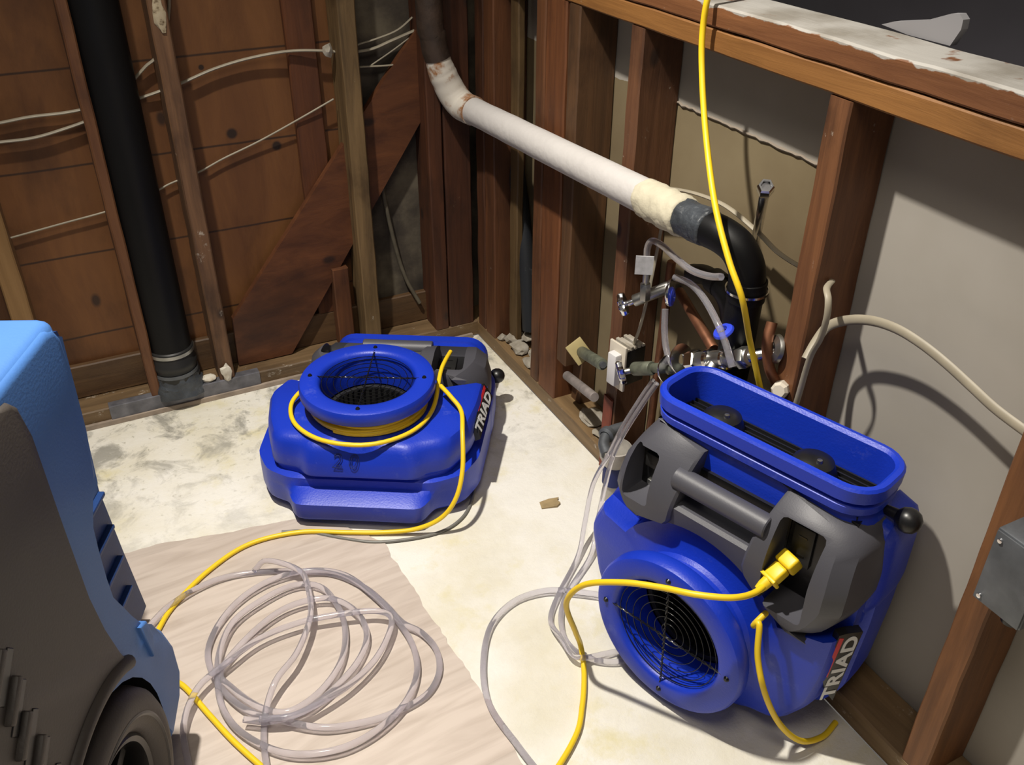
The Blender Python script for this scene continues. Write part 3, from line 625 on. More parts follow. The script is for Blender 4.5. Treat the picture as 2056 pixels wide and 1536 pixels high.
lathe('cup', [(.018, .0), (.020, .0), (.021, .09), (.033, .115), (.0345, .140), (.032, .141), (.030, .118), (.017, .092), (.017, .03), (0, .03)], plain('stained_white_pvc', (0.42, 0.39, 0.35), .5, var=.2, vscale=30), s, Matrix.Identity(4), 36)
lathe('blue_sleeve', [(.022, .045), (.0245, .047), (.0245, .095), (.022, .097)], M['marker'], s, Matrix.Identity(4), 36, closed=True)
tag(s, 'open stained white drain cup standing on the floor left of the upright blower', 'drain')
tag(lumber('painted_board', (-0.006, -0.0005, -0.704, -0.668, 0.0, 0.195), plain('brick_red_primer', (0.16, 0.035, 0.018), .7, var=.3, vscale=30), None, seed=61), 'short brick-red board strip at the foot of the plaster-spotted stud', 'board')
c = lathe('pipe_cap', [(0, .022), (.010, .022), (.014, .016), (.0145, 0), (0, 0)], M['beige'], None, axis_mtx((-0.004, -1.176, 0.505), (-0.8, -0.5, 0.3)), 8, smooth=20)
tag(c, 'small off-white faceted cap on the stud just behind the blower rim', 'cap')
t = tube('copper_pipe', [(0.0, -1.125, 0.60), (-0.012, -1.135, 0.57), (-0.012, -1.150, 0.53), (0.0, -1.165, 0.50)], 0.009, M['copper']); tag(t, 'short bent copper pipe beside the beige cap', 'pipe')
# junction box
jb = empty('junction_box', (-0.02, -1.625, 0.52)); V = Vector(jb.location)
box('box', (-0.040, 0.015, -0.050, 0.018, -0.055, 0.058), M['galv'], jb, 0.003)
box('cover_plate', (-0.043, -0.0402, -0.048, 0.016, -0.053, 0.056), M['galv'], jb, 0.001)
for y, z in ((-.035, .045), (.008, -.045), (0.008, 0.045)): lathe('screw', [(0, .003), (.003, .0025), (.0036, 0), (0, 0)], M['chrome'], jb, axis_mtx((-0.0428, y, z), (-1, 0, 0)), 12)
for z in (.02, -.02): lathe('knockout', [(0, .0006), (.009, .0006), (.0095, 0), (0, 0)], M['strap'], jb, axis_mtx((-.012, .0182, z), (0, 1, 0)), 20)
lathe('cable_clamp', [(0, .022), (.011, .022), (.012, .012), (.010, 0), (0, 0)], M['black'], jb, axis_mtx((-.012, -.022, -.055), (0, 0, -1)), 16)
tag(jb, 'grey metal junction box on the rightmost stud', 'junction box')

# ================================================================== CABLES
GC = 'cream electrical cables'
def cable(pts, r, label, flat=0.55, name='electrical_cable'):
    return tag(tube(name, pts, r, M['romex'], None, 10, 6, flat=flat), label, 'cable', GC)
cable([(-1.5, .068, .71), (-1.2, .068, .722), (-1.058, 0.068, 0.727), (-0.982, 0.068, 0.733), (-0.916, 0.068, 0.733), (-0.855, 0.070, 0.737), (-.81, .083, .738), (-0.758, 0.075, 0.744), (-0.673, 0.068, 0.766), (-0.596, 0.068, 0.789), (-0.517, 0.066, 0.804), (-0.432, 0.058, 0.812), (-0.36, 0.050, 0.808), (-.30, .055, .797), (-0.267, 0.06, 0.795), (-0.229, 0.06, 0.798), (-0.185, 0.06, 0.811), (-.12, .06, .83)], 0.0058, 'upper cream cable running level through the left wall studs')
cable([(-1.5, .068, .67), (-1.2, .068, .682), (-1.068, 0.068, 0.689), (-0.993, 0.068, 0.689), (-0.933, 0.068, 0.698), (-0.86, 0.070, 0.716), (-.81, .084, .745), (-0.767, 0.075, 0.782), (-0.737, 0.07, 0.808), (-0.702, 0.068, 0.84), (-0.66, 0.078, 0.95), (-.65, .078, 1.2)], 0.0058, 'cream cable just below the uppermost one, rising behind the black pipe')
cable([(-1.086, 0.075, 0.479), (-0.982, 0.075, 0.492), (-0.864, 0.075, 0.507), (-.81, .085, .522), (-0.766, 0.075, 0.534), (-0.733, 0.075, 0.546), (-0.666, 0.075, 0.563), (-0.606, 0.075, 0.586), (-0.521, 0.072, 0.615), (-0.421, 0.062, 0.658), (-0.338, 0.055, 0.695)], 0.0022, 'thin pinkish wire sagging across the left wall bays', 1.0, 'thin_wire')
cable([(-0.30, .05, .80), (-0.267, 0.06, 0.81), (-0.221, 0.06, 0.819), (-0.167, 0.06, 0.834), (-.12, .07, .86)], 0.0035, 'topmost cream cable behind the white pipe at the corner')
cable([(-0.245, 0.058, 0.758), (-0.18, 0.060, 0.79), (-0.121, 0.06, 0.824)], 0.0018, 'thin wire slanting up in the dark bay left of the corner', 1.0, 'thin_wire')
cable([(-0.30, .05, .764), (-0.267, 0.055, 0.761), (-0.195, 0.055, 0.757), (-0.13, 0.052, 0.759), (-.10, .05, .761)], 0.0040, 'cream cable leading to the rusty top of the white pipe')
cable([(0.03, -0.70, 0.672), (0.03, -0.731, 0.683), (0.03, -0.777, 0.699), (0.03, -0.864, 0.718), (0.03, -0.946, 0.724), (0.03, -1.026, 0.711), (0.03, -1.078, 0.697), (0.03, -1.13, 0.694), (.03, -1.17, .70), (.03, -1.19, .70)], 0.0052, 'cream cable curving over the black elbow to the thick stud')
cable([(0.03, -1.20, 0.70), (-0.002, -1.222, 0.705), (-0.014, -1.240, 0.698), (-0.016, -1.246, 0.673), (-0.013, -1.240, 0.633), (-0.013, -1.228, 0.593), (-0.013, -1.222, 0.528), (-0.013, -1.216, 0.44), (.0, -1.21, .30)], 0.0050, 'cream cable hanging down beside the thick stud')
cable([(-0.010, -1.218, 0.585), (0.01, -1.212, 0.608), (0.024, -1.216, 0.632), (0.03, -1.244, 0.655), (0.03, -1.286, 0.675), (0.03, -1.33, 0.684), (0.03, -1.374, 0.683), (0.03, -1.418, 0.676), (0.03, -1.463, 0.665), (0.03, -1.504, 0.655), (0.03, -1.555, 0.649)], 0.0075, 'thick cream cable arching across the grey drywall to the far right stud', 0.5)
cable([(-0.015, -0.835, 0.68), (-0.020, -0.830, 0.594), (-0.024, -0.822, 0.509), (-0.028, -0.812, 0.44), (-0.030, -0.800, 0.398)], 0.0040, 'cream cable dropping from the white pipe to the switch box')

# ================================================================== AIR MOVERS
def polar(poly, n=112):
    out = []
    for k in range(n):
        a = 2 * PI * k / n; d = Vector((math.cos(a), math.sin(a))); best = 0
        for i in range(len(poly)):
            p, q_ = Vector(poly[i]), Vector(poly[(i + 1) % len(poly)]); e = q_ - p
            den = d.x * e.y - d.y * e.x
            if abs(den) < 1e-9: continue
            t = (p.x * e.y - p.y * e.x) / den; s = (p.x * d.y - p.y * d.x) / den
            if t > 0 and -1e-6 <= s <= 1 + 1e-6: best = max(best, t)
        out.append(best)
    return out
def smooth_polar(r, k=1):
    n = len(r)
    for _ in range(k): r = [(r[i - 1] + 2 * r[i] + r[(i + 1) % n]) / 4 for i in range(n)]
    return r
def rrect(x0, x1, y0, y1, r, n=6):
    pts = []
    for cx, cy, a0 in ((x1 - r, y1 - r, 0), (x0 + r, y1 - r, 90), (x0 + r, y0 + r, 180), (x1 - r, y0 + r, 270)):
        for k in range(n + 1):
            a = math.radians(a0 + 90 * k / n); pts.append((cx + r * math.cos(a), cy + r * math.sin(a)))
    return pts

def build_air_mover(mtx, label, foot0, second=False):
    root = empty('air_mover', None, mtx)
    tag(root, label, 'air mover', 'blue air movers on the floor')
    U = smooth_polar(polar([(.240, .09), (.242, .20), (.20, .26), (-.13, .27), (-.165, .19), (-.205, .125), (-.236, .05), (-.215, -.045), (-.185, -.122), (-.132, -.134), (-.106, -.160), (.114, -.160), (.140, -.138), (.185, -.120), (.222, -.050), (.236, .03)]), 1)
    Lw = smooth_polar(polar([(.250, .10), (.250, .20), (.20, .26), (-.13, .27), (-.170, .19), (-.212, .125), (-.246, .05), (-.240, -.06), (-.205, -.118), (-.150, -.145), (.15, -.145), (.212, -.112), (.240, -.05)]), 1)
    F = smooth_polar(polar([(.250, .10), (.250, .20), (.20, .26), (-.13, .27), (-.170, .19), (-.212, .125), (-.246, .05), (-.240, -.06), (-.205, -.118), (-.160, -.135), (-.134, -.186), (.130, -.186), (.155, -.135), (.212, -.112), (.240, -.05)]), 1)
    Md = smooth_polar([min(a, b) - .006 for a, b in zip(U, Lw)], 1)
    n = len(U)
    def ring(rr, w, ins=0.0, sec=False):
        o_ = []
        for k, r in enumerate(rr):
            a = 360 * k / n; q_ = r - ins
            if w > .12:
                f_ = max(0, -math.sin(math.radians(a))) ** 3; q_ = max(.132, q_ - f_ * (w - .12) * .30)
            if sec and 26 < a < 154: q_ = min(q_, .170)
            o_.append((q_ * math.cos(2 * PI * k / n), q_ * math.sin(2 * PI * k / n), w))
        return o_
    bm = bmesh.new()
    if foot0 >= .03: F = [min(f_, -.156 / math.sin(2 * PI * k / n)) if 190 < 360 * k / n < 350 else f_ for k, f_ in enumerate(F)]
    low = F if foot0 < .03 else Lw
    rings = [ring(low, .012, .035), ring(low, .016, .012), ring(low, .026, .002)]
    if foot0 >= .03: rings += [ring(Lw, foot0 - .003)]
    rings += [ring(F, max(.03, foot0)), ring(F, .064), ring([f * .6 + l * .4 for f, l in zip(F, Lw)], .072), ring(Lw, .080), ring(Lw, .100, .001), ring(Md, .104, .001), ring(Md, .114), ring(U, .118, .002), ring(U, .124), ring(U, .147, .000), ring(U, .148, .000, True), ring(U, .172, .003, True), ring(U, .184, .010, True), ring(U, .190, .022, True)]
    rings += [[(.131 * math.cos(2 * PI * k / n), .131 * math.sin(2 * PI * k / n), .192) for k in range(n)], [(.118 * math.cos(2 * PI * k / n), .118 * math.sin(2 * PI * k / n), .197) for k in range(n)]] + [[(.113 * math.cos(2 * PI * k / n), .113 * math.sin(2 * PI * k / n), h_) for k in range(n)] for h_ in (.204, .235)]
    add_loft(bm, rings, True, False)
    # outlet duct
    def dr(v, x0, x1, w0, w1, r): return [(x, v, y) for x, y in rrect(x0, x1, w0, w1, r)]
    add_loft(bm, [dr(.10, -.180, .238, .03, .150, .03), dr(.18, -.166, .238, .03, .150, .035), dr(.26, -.155, .230, .034, .150, .042), dr(.305, -.145, .219, .036, .152, .045),
                  dr(.310, -.142, .216, .039, .151, .045), dr(.314, -.149, .223, .032, .159, .048), dr(.326, -.150, .224, .031, .160, .048), dr(.330, -.145, .219, .036, .155, .048), dr(.333, -.145, .219, .036, .155, .048),
                  dr(.336, -.152, .226, .029, .162, .05), dr(.356, -.153, .227, .028, .163, .05), dr(.360, -.150, .224, .031, .160, .048),
                  dr(.361, -.143, .217, .038, .153, .040), dr(.356, -.138, .212, .043, .149, .034), dr(.20, -.136, .210, .047, .146, .030)], True, False)
    # side bumps the machine can lie on
    add_loft(bm, [[(.21, y, z) for y, z in rrect(.110, .292, .008, .122, .02)], [(.240, y, z) for y, z in rrect(.118, .284, .012, .116, .02)], [(.250, y, z) for y, z in rrect(.132, .272, .020, .106, .02)], [(.254, y, z) for y, z in rrect(.150, .255, .030, .096, .02)]])
    from_bm('housing', bm, M['blue'], root, 32)
    # inlet ring
    lathe('inlet_ring', [(.116, .236), (.135, .232), (.1405, .234), (.1435, .240), (.1435, .256), (.1405, .2625), (.135, .265), (.112, .265), (.105, .2635), (.1005, .258), (.099, .250), (.0975, .20), (.098, .185), (.1, .185), (.102, .232)], M['blue'], root, Matrix.Identity(4), 72, closed=True)
    # fan wheel inside
    fw = lathe('fan_wheel', [(.1075, .130), (.100, .180), (.096, .183), (.088, .182), (.086, .172), (.084, .115), (.05, .110), (.043, .130), (.030, .160), (.016, .173), (0, .175)], M['blackrub'], root, Matrix.Identity(4), 48)
    bm = bmesh.new()
    for k in range(40):
        a = 2 * PI * k / 40
        add_box(bm, -.0006, .0006, -.006, .006, .115, .180, mtx=Matrix.Rotation(a, 4, 'Z') @ Matrix.Translation((.086, 0, 0)) @ Matrix.Rotation(.6, 4, 'Z'))
    from_bm('fan_blades', bm, M['black'], fw)
    # wire guard
    g = empty('guard_hub', None, Matrix()); bpy.data.objects.remove(g)
    bm = bmesh.new()
    for rr in (.015, .029, .043, .057, .071, .085, .096):
        m_ = [(rr * math.cos(2 * PI * k / 48), rr * math.sin(2 * PI * k / 48), .257 - .010 * (1 - rr / .1)) for k in range(49)]
        add_tube(bm, m_, .0008, 6, False)
    guard = from_bm('inlet_guard', bm, M['wire'], root, 60)
    for a in (math.radians(2), math.radians(92)):
        bm = bmesh.new(); d = Vector((math.cos(a), math.sin(a), 0)); sd = Vector((-d.y, d.x, 0))
        for ph in (0, PI):
            add_tube(bm, [d * (-.121 + .242 * i / 90) + Vector((0, 0, .2625)) + (sd * math.cos(i * .75 + ph) + Vector((0, 0, 1)) * math.sin(i * .75 + ph)) * .0013 for i in range(91)], .0010, 5)
        from_bm('twisted_wire', bm, M['wire'], guard, 60)
        for s_ in (-1, 1):
            lathe('screw', [(0, .005), (.003, .0045), (.0045, .002), (.0055, 0), (0, 0)], M['wire'], guard, Matrix.Translation(d * .121 * s_ + Vector((0, 0, .264))), 14)
    # outlet grille: dark louvre deep in the duct
    bm = bmesh.new(); add_box(bm, -.136, .210, .292, .300, .046, .145)
    for i in range(9):
        add_box(bm, -.130, .205,   .298, .306, .055 + i * .0105, .057 + i * .0105)
    gr_ = from_bm('outlet_grille', bm, M['black'], root)
    for x in (-.055, .105):
        bm = bmesh.new(); add_lathe(bm, [(0, .030), (.018, .030), (.030, .022), (.036, .006), (.040, 0), (0, 0)], Matrix.Translation((x, .302, .092)) @ Matrix.Rotation(-PI / 2, 4, 'X'), 30)
        for i in range(6):
            aa = PI * i / 3
            add_box(bm, -.05, .05, -.002, .002, .0, .01, mtx=Matrix.Translation((x, .302, .092)) @ Matrix.Rotation(-PI / 2, 4, 'X') @ Matrix.Rotation(aa, 4, 'Z') @ Matrix.Diagonal((.55, 1, 1, 1)))
        from_bm('motor_mount', bm, M['black'], gr_, 35)
        lathe('bolt', [(0, .006), (.004, .005), (.005, 0), (0, 0)], M['steel'], gr_, Matrix.Translation((x + .012, .331, .10)) @ Matrix.Rotation(-PI / 2, 4, 'X'), 10)
    # grey handle housing: two pods and the shelf between them
    def hw(v):      # front surface height
        if v > .20: t = (v - .20) / .11; return .212 - .044 * t * t - .012 * t
        return .212 - .004 * (.20 - v) / .1
    def pod(outline, w0, side):
        bm_ = bmesh.new(); vs = [p[1] for p in outline]; lo, hi = min(vs), max(vs); N = 16; rr = []
        for i in range(N + 1):
            v = lo + (hi - lo) * (0.002 + .996 * i / N); xs = []
            for a_i in range(len(outline)):
                p, q_ = outline[a_i], outline[(a_i + 1) % len(outline)]
                if (p[1] - v) * (q_[1] - v) <= 0 and abs(p[1] - q_[1]) > 1e-9: xs.append(p[0] + (q_[0] - p[0]) * (v - p[1]) / (q_[1] - p[1]))
            a0, a1 = min(xs), max(xs); h = hw(v) - (.006 if i in (0, N) else .0015 if i in (1, N - 1) else 0); e = min(.012, (a1 - a0) * .2)
            L3 = [(a0, v, h - .012), (a0 + .0015, v, h - .004), (a0 + .006, v, h)] if side > 0 else [(a0, v, h - .055), (a0 + .010, v, h - .014), (a0 + .026, v, h)]
            R3 = [(a1 - .006, v, h), (a1 - .0015, v, h - .004), (a1, v, h - .012)] if side < 0 else [(a1 - .034, v, h), (a1 - .010, v, h - .020), (a1, v, h - .060)]
            rr.append([(a0, v, w0)] + L3 + R3 + [(a1, v, w0)])
        add_loft(bm_, rr); return bm_
    lp = from_bm('handle_housing', pod([(-.140, .309), (-.034, .306), (-.047, .22), (-.054, .168), (-.085, .160), (-.118, .146), (-.142, .146), (-.166, .158), (-.180, .185), (-.172, .25)], .100, -1), M['grey'], root, 40)
    rp = from_bm('handle_housing', pod([(.104, .309), (.205, .306), (.240, .275), (.247, .21), (.246, .17), (.228, .128), (.200, .096), (.165, .100), (.128, .124), (.098, .148), (.078, .168), (.085, .23)], .090, 1), M['grey'], root, 40)
    c1 = box('c', (-.148, -.098, .180, .272, .160, .30), M['grey'], None, .008); c1.matrix_world = mtx
    c2 = box('c', (.116, .188, .128, .280, .150, .30), M['grey'], None, .008); c2.matrix_world = mtx
    bpy.context.view_layer.update()
    cut(lp, [c1]); cut(rp, [c2])
    for ob in (lp, rp):
        for p in ob.data.polygons: p.use_smooth = True
        ob.data.set_sharp_from_angle(angle=math.radians(35))
    # shelf
    bm = bmesh.new(); sh = []
    for i in range(13):
        u_ = -.075 + .175 * i / 12; vlo = math.sqrt(max(0, .174 ** 2 - u_ * u_))
        sh.append([(u_, vlo, .150), (u_, vlo, .196), (u_, vlo + .004, .202), (u_, .205, .206), (u_, .210, .200), (u_, .210, .150)])
    add_loft(bm, sh); from_bm('handle_shelf', bm, M['grey'], root, 35)
    bm = bmesh.new(); add_box(bm, -.075, .120, .205, .262, .150, .156); from_bm('handle_well', bm, M['black'], root)
    rod('grip', (-.062, .252, .188), (.104, .252, .188), .0185, M['grey'], root, 28)
    # what is in the recesses
    rs = box('switch_panel', (-.145, -.101, .184, .268, .1605, .164), M['black'], root, .001)
    box('rocker_switch', (-.136, -.110, .225, .252, .164, .172), M['blackrub'], rs, .002, None)
    box('breaker_button', (-.128, -.114, .192, .202, .164, .174), M['steel'], rs, .002)
    ro = box('outlet_panel', (.120, .184, .132, .276, .1505, .155), M['black'], root, .001)
    box('outlet_face', (.128, .162, .190, .262, .155, .162), M['blackrub'], ro, .002)
    for y in (.208, .242): box('socket_slot', (.138, .152, y, y + .003, .1621, .1628), M['wire'], ro)
    # knob
    kb = lathe('knob', [(0, .041), (.008, .0395), (.015, .034), (.0185, .026), (.0185, .018), (.015, .010), (.009, .005), (.007, -.012), (0, -.012)], M['black'], root, axis_mtx((.232, .300, .088), (1, 0, 0)), 28)
    # side badge
    zc = Vector((.2370, .040, .1590)); X_ = Vector((.085, .996, -.0)).normalized(); Z_ = Vector((.86, 0, .50)).normalized(); Y_ = Z_.cross(X_).normalized(); Z_ = X_.cross(Y_)
    bmx = Matrix(((X_.x, Y_.x, Z_.x, zc.x), (X_.y, Y_.y, Z_.y, zc.y), (X_.z, Y_.z, Z_.z, zc.z), (0, 0, 0, 1)))
    bm = bmesh.new(); add_loft(bm, [[bmx @ Vector(p) for p in ((-.082, -.019, z), (.084, -.019, z), (.086, .006, z), (.084, .020, z), (-.012, .020, z), (-.050, .004, z))] for z in (-.010, .003)])
    bd = from_bm('badge', bm, M['black'], root)
    bm = bmesh.new(); add_loft(bm, [[bmx @ Vector(p) for p in ((-.016, .0105, z), (.076, .0105, z), (.078, .0180, z), (-.004, .0180, z))] for z in (.003, .0036)])
    from_bm('red_stripe', bm, M['red'], bd)
    fc = bpy.data.curves.new('badge_text', 'FONT'); fc.body = 'TRIAD'; fc.size = .031; fc.extrude = .0004; fc.offset = .0009; fc.space_character = 1.06
    to = bpy.data.objects.new('badge_text', fc); COL.objects.link(to)
    dg = bpy.context.evaluated_depsgraph_get(); me = bpy.data.meshes.new_from_object(to.evaluated_get(dg)); bpy.data.objects.remove(to); bpy.data.curves.remove(fc)
    xs = [v.co.x for v in me.vertices]; sx = .150 / (max(xs) - min(xs))
    me.transform(bmx @ Matrix.Translation((-.072, -.0150, .0036)) @ Matrix.Diagonal((sx, 1, 1, 1)))
    link('badge_text', me, M['print'], bd)
    # rubber feet
    for x, y in ((-.15, -.07), (.15, -.07), (-.15, .14), (.15, .14)):
        lathe('rubber_foot', [(0, 0), (.012, 0), (.014, .014), (0, .014)], M['blackrub'], root, Matrix.Translation((x, y, 0)), 18)
    return root

# air mover lying on its back, inlet up
aA = math.radians(-30)
mA = Matrix.Translation((-0.478, -0.479, 0.0)) @ Matrix.Rotation(aA, 4, 'Z')
A = build_air_mover(mA, 'blue air mover lying flat, inlet up, with yellow cord wound around its ring', .02)
# hand-written number
fc = bpy.data.curves.new('handwritten_number', 'FONT'); fc.body = '2 0'; fc.size = .042; fc.extrude = .0002; fc.fill_mode = 'NONE'; fc.bevel_depth = .0007
to = bpy.data.objects.new('handwritten_number', fc); COL.objects.link(to)
dg = bpy.context.evaluated_depsgraph_get(); me = bpy.data.meshes.new_from_object(to.evaluated_get(dg)); bpy.data.objects.remove(to)
sh = Matrix.Identity(4); sh[0][1] = .15
me.transform(Matrix.Translation((-.052, -.1590, .1440)) @ Matrix.Rotation(math.radians(66), 4, 'X') @ sh)
link('handwritten_number', me, M['marker'], A)
# upright air mover, outlet up
nB = Vector((-0.953, -0.303, 0)).normalized(); uB = Vector((-nB.y, nB.x, 0))
sB = Vector((0.0006, -1.193, 0.160)) + nB * 0.012
mB = Matrix(((uB.x, 0, nB.x, sB.x), (uB.y, 0, nB.y, sB.y), (0, 1, 0, sB.z), (0, 0, 0, 1)))
B = build_air_mover(mB, 'blue air mover standing upright against the half wall, wide outlet on top', .055)

# ================================================================== CORDS
GY = 'yellow electrical cords'
# cord of the lying blower: wound round the neck, then over the floor
def Aw(u, v, w_): return mA @ Vector((u, v, w_))
wind = []
for i in range(4 * 24 + 10):
    a = math.radians(20) - 2 * PI * i / 24; t = i / (4 * 24)
    rr = .1195 + .0015 * math.sin(i * .9) + (.003 if t > .5 else 0); wind.append(Aw(rr * math.cos(a), rr * math.sin(a), .2275 - .026 * min(1, t)))
loose = [(20, .134, .206), (-10, .142, .203), (-45, .148, .200), (-80, .153, .199), (-115, .158, .199), (-145, .165, .200), (-170, .165, .204), (-190, .150, .212), (-215, .1400, .218), (-250, .136, .220), (-290, .137, .221), (-330, .141, .222)]
cordA = empty('extension_cord', tuple(Aw(0, 0, .21))); CO = Vector(cordA.location)
tube('wound_cord', [p - CO for p in wind], .0049, M['yellow'], cordA, 10, 2)
tail = [Aw(r * math.cos(math.radians(a)), r * math.sin(math.radians(a)), h_) for a, r, h_ in loose]
tail = [Aw(.155, .185, .222), Aw(.148, .135, .226), Aw(.143, .09, .222)] + tail[1:]
tube('loose_loop', [p - CO for p in tail], .0049, M['yellow'], cordA, 10, 6)
run = [Aw(.150, .040, .222), (-0.322, -0.560, 0.216), (-0.318, -0.604, 0.205), (-0.342, -0.664, 0.195), (-0.365, -0.712, 0.14), (-0.392, -0.735, 0.090), (-0.425, -0.728, 0.045), (-0.475, -0.704, 0.016), (-0.540, -0.672, 0.008), (-0.600, -0.642, 0.008), (-0.689, -0.597, 0.008), (-0.79, -0.587, 0.008), (-0.879, -0.627, 0.008), (-0.956, -0.691, 0.008), (-0.993, -0.741, 0.008), (-1.022, -0.795, 0.008), (-1.010, -0.85, 0.008), (-0.977, -0.888, 0.008), (-0.948, -0.97, 0.008), (-0.922, -1.042, 0.008), (-0.885, -1.125, 0.008), (-.84, -1.22, .008)]
tube('cord', [Vector(p) - CO for p in run], .0049, M['yellow'], cordA, 12, 8)
tag(cordA, 'yellow cord wound on the lying blower, trailing over the floor past the dehumidifier', 'cord', GY)
# cord plugged into the upright blower
def Bw(u, v, w_): return mB @ Vector((u, v, w_))
cordB = empty('extension_cord', (-0.167, -1.378, 0.344)); CO = Vector(cordB.location)
tube('cord', [Vector(p) - CO for p in [(-0.172, -1.383, 0.338), (-0.205, -1.392, 0.338), (-0.245, -1.390, 0.345), (-0.285, -1.36, 0.342), (-0.312, -1.313, 0.326), (-0.345, -1.262, 0.305), (-0.376, -1.205, 0.262), (-0.385, -1.172, 0.195), (-0.350, -1.150, 0.090), (-0.325, -1.130, 0.025), (-0.335, -1.160, 0.008), (-0.356, -1.197, 0.008), (-0.382, -1.235, 0.008), (-0.415, -1.275, 0.008), (-0.473, -1.316, 0.008), (-0.54, -1.35, 0.008)]], .0049, M['yellow'], cordB, 12, 8)
pa, pb = Vector((-0.182, -1.384, 0.336)) - CO, Vector((-0.128, -1.384, 0.372)) - CO
dd = (pb - pa).normalized(); mm = axis_mtx(pa, dd)
bm = bmesh.new()
add_lathe(bm, [(0, -.012), (.0065, -.010), (.0085, 0), (.009, .012), (0, .012)], mm, 20)
add_box(bm, -.015, .015, -.010, .010, .010, .016, .002, 2, mm)
add_box(bm, -.0125, .0125, -.009, .009, .014, .040, .004, 3, mm)
add_box(bm, -.016, .016, -.0125, .0125, .040, .062, .004, 3, mm)
from_bm('plug', bm, M['yellow'], cordB, 40)
tag(cordB, 'yellow cord plugged into the upright blower, looping down to the floor at its left', 'cord', GY)
tc_ = tube('power_cord', [Bw(.128, .100, .185), Bw(.122, .083, .212), (-0.178, -1.389, 0.257), (-0.185, -1.406, 0.205), (-0.180, -1.432, 0.145), (-0.150, -1.448, 0.075), (-0.110, -1.462, 0.028), (-0.06, -1.462, 0.009), (-.02, -1.45, .007)], .0049, M['yellow'], None, 12, 8)
tag(tc_, 'short yellow cord hanging from the upright blower right recess to behind its base', 'cord', GY)
hc = tube('extension_cord', [(0.06, -0.80, 1.20), (0.03, -0.868, 1.12), (-0.015, -0.893, 1.06), (-0.022, -0.895, 1.00), (-0.030, -0.916, 0.94), (-0.050, -0.968, 0.862), (-0.080, -1.045, 0.785), (-0.094, -1.110, 0.722), (-0.090, -1.147, 0.673), (-0.058, -1.143, 0.592), (-0.036, -1.150, 0.525), (-0.016, -1.150, 0.470), (-.006, -1.146, .40)], .0049, M['yellow'], None, 12, 8)
tag(hc, 'yellow cord hanging from above over the half wall and down behind the upright blower', 'cord', GY)

# ================================================================== CLEAR TUBING
GT = 'clear vinyl tubing on the floor'
T1 = [(-1.06, -0.78), (-0.997, -0.72), (-0.964, -0.695), (-0.916, -0.673), (-0.858, -0.663), (-0.788, -0.678), (-0.717, -0.712), (-0.659, -0.752), (-0.62, -0.813), (-0.6, -0.877), (-0.588, -0.931), (-0.566, -0.967), (-0.556, -1.013), (-0.569, -1.06), (-0.603, -1.094), (-0.651, -1.106), (-0.708, -1.107), (-0.78, -1.089), (-0.836, -1.049), (-0.886, -1.001), (-0.916, -0.937), (-0.926, -0.875), (-0.919, -0.826), (-0.886, -0.775), (-0.833, -0.734), (-0.766, -0.716), (-0.695, -0.729), (-0.643, -0.769), (-0.613, -0.84), (-0.596, -0.909), (-0.59, -0.983), (-0.606, -1.048), (-0.649, -1.101), (-0.707, -1.131), (-0.769, -1.139), (-0.829, -1.121), (-0.872, -1.087), (-0.91, -1.029), (-0.925, -0.969), (-0.919, -0.905), (-0.902, -0.848), (-0.867, -0.795), (-0.81, -0.765), (-0.744, -0.751), (-0.698, -0.774), (-0.683, -0.828), (-0.686, -0.893), (-0.71, -0.957), (-0.748, -1.002), (-0.794, -1.029), (-0.836, -1.032), (-0.872, -0.999), (-0.903, -0.938), (-0.913, -0.901), (-0.882, -0.864), (-0.813, -0.819), (-0.754, -0.804), (-0.691, -0.82), (-0.657, -0.874), (-0.658, -0.935), (-0.694, -0.985), (-0.755, -1.024), (-0.807, -1.043), (-0.86, -1.04), (-0.899, -1.018)]
T2 = [(-1.0, -1.14), (-0.996, -1.057), (-0.989, -0.984), (-0.954, -0.925), (-0.897, -0.89), (-0.833, -0.861), (-0.759, -0.858), (-0.688, -0.874), (-0.628, -0.896), (-0.606, -0.922), (-0.625, -0.958), (-0.665, -0.999), (-0.719, -1.03), (-0.776, -1.047), (-0.828, -1.053), (-0.876, -1.035)]
T3 = [(-0.80, -0.672), (-0.773, -0.682), (-0.724, -0.737), (-0.724, -0.8), (-0.741, -0.865), (-0.785, -0.933), (-0.835, -0.978), (-0.868, -1.027), (-0.886, -1.112), (-0.89, -1.25)]
def zz(i, base): return base + 0.0035 * math.sin(i * .37)
tag(tube('vinyl_tubing', [(x, y, .0105 + .010 * i / len(T1) + .003 * math.sin(i * .8)) for i, (x, y) in enumerate(T1)], .0056, M['clear'], None, 12, 5), 'long clear tubing coiled in many loops on the pale plank floor', 'tubing', GT)
tag(tube('vinyl_tubing', [(x, y, .028 + .003 * math.sin(i)) if i > 2 else (x, y, .010 + .006 * i) for i, (x, y) in enumerate(T2)], .0055, M['clear'], None, 12, 5), 'clear tubing entering the coil from the bottom edge beside the blue foot', 'tubing', GT)
tag(tube('vinyl_tubing', [(x, y, .036 if 0 < i < 7 else .012) for i, (x, y) in enumerate(T3)], .0055, M['clear'], None, 12, 5), 'clear tubing winding in an S through the middle of the coil', 'tubing', GT)
tag(tube('vinyl_tubing', [(-0.507, -1.38, .009), (-0.507, -1.319, .009), (-0.514, -1.256, .009), (-0.521, -1.166, .009), (-0.496, -1.085, .009), (-0.445, -1.008, .009), (-0.379, -0.971, .009), (-0.316, -0.974, .012), (-0.266, -1.002, .014), (-0.20, -1.05, .012)], .0055, M['clear'], None, 12, 7), 'clear tubing bowed in a wide arc left of the upright blower', 'tubing', GT)
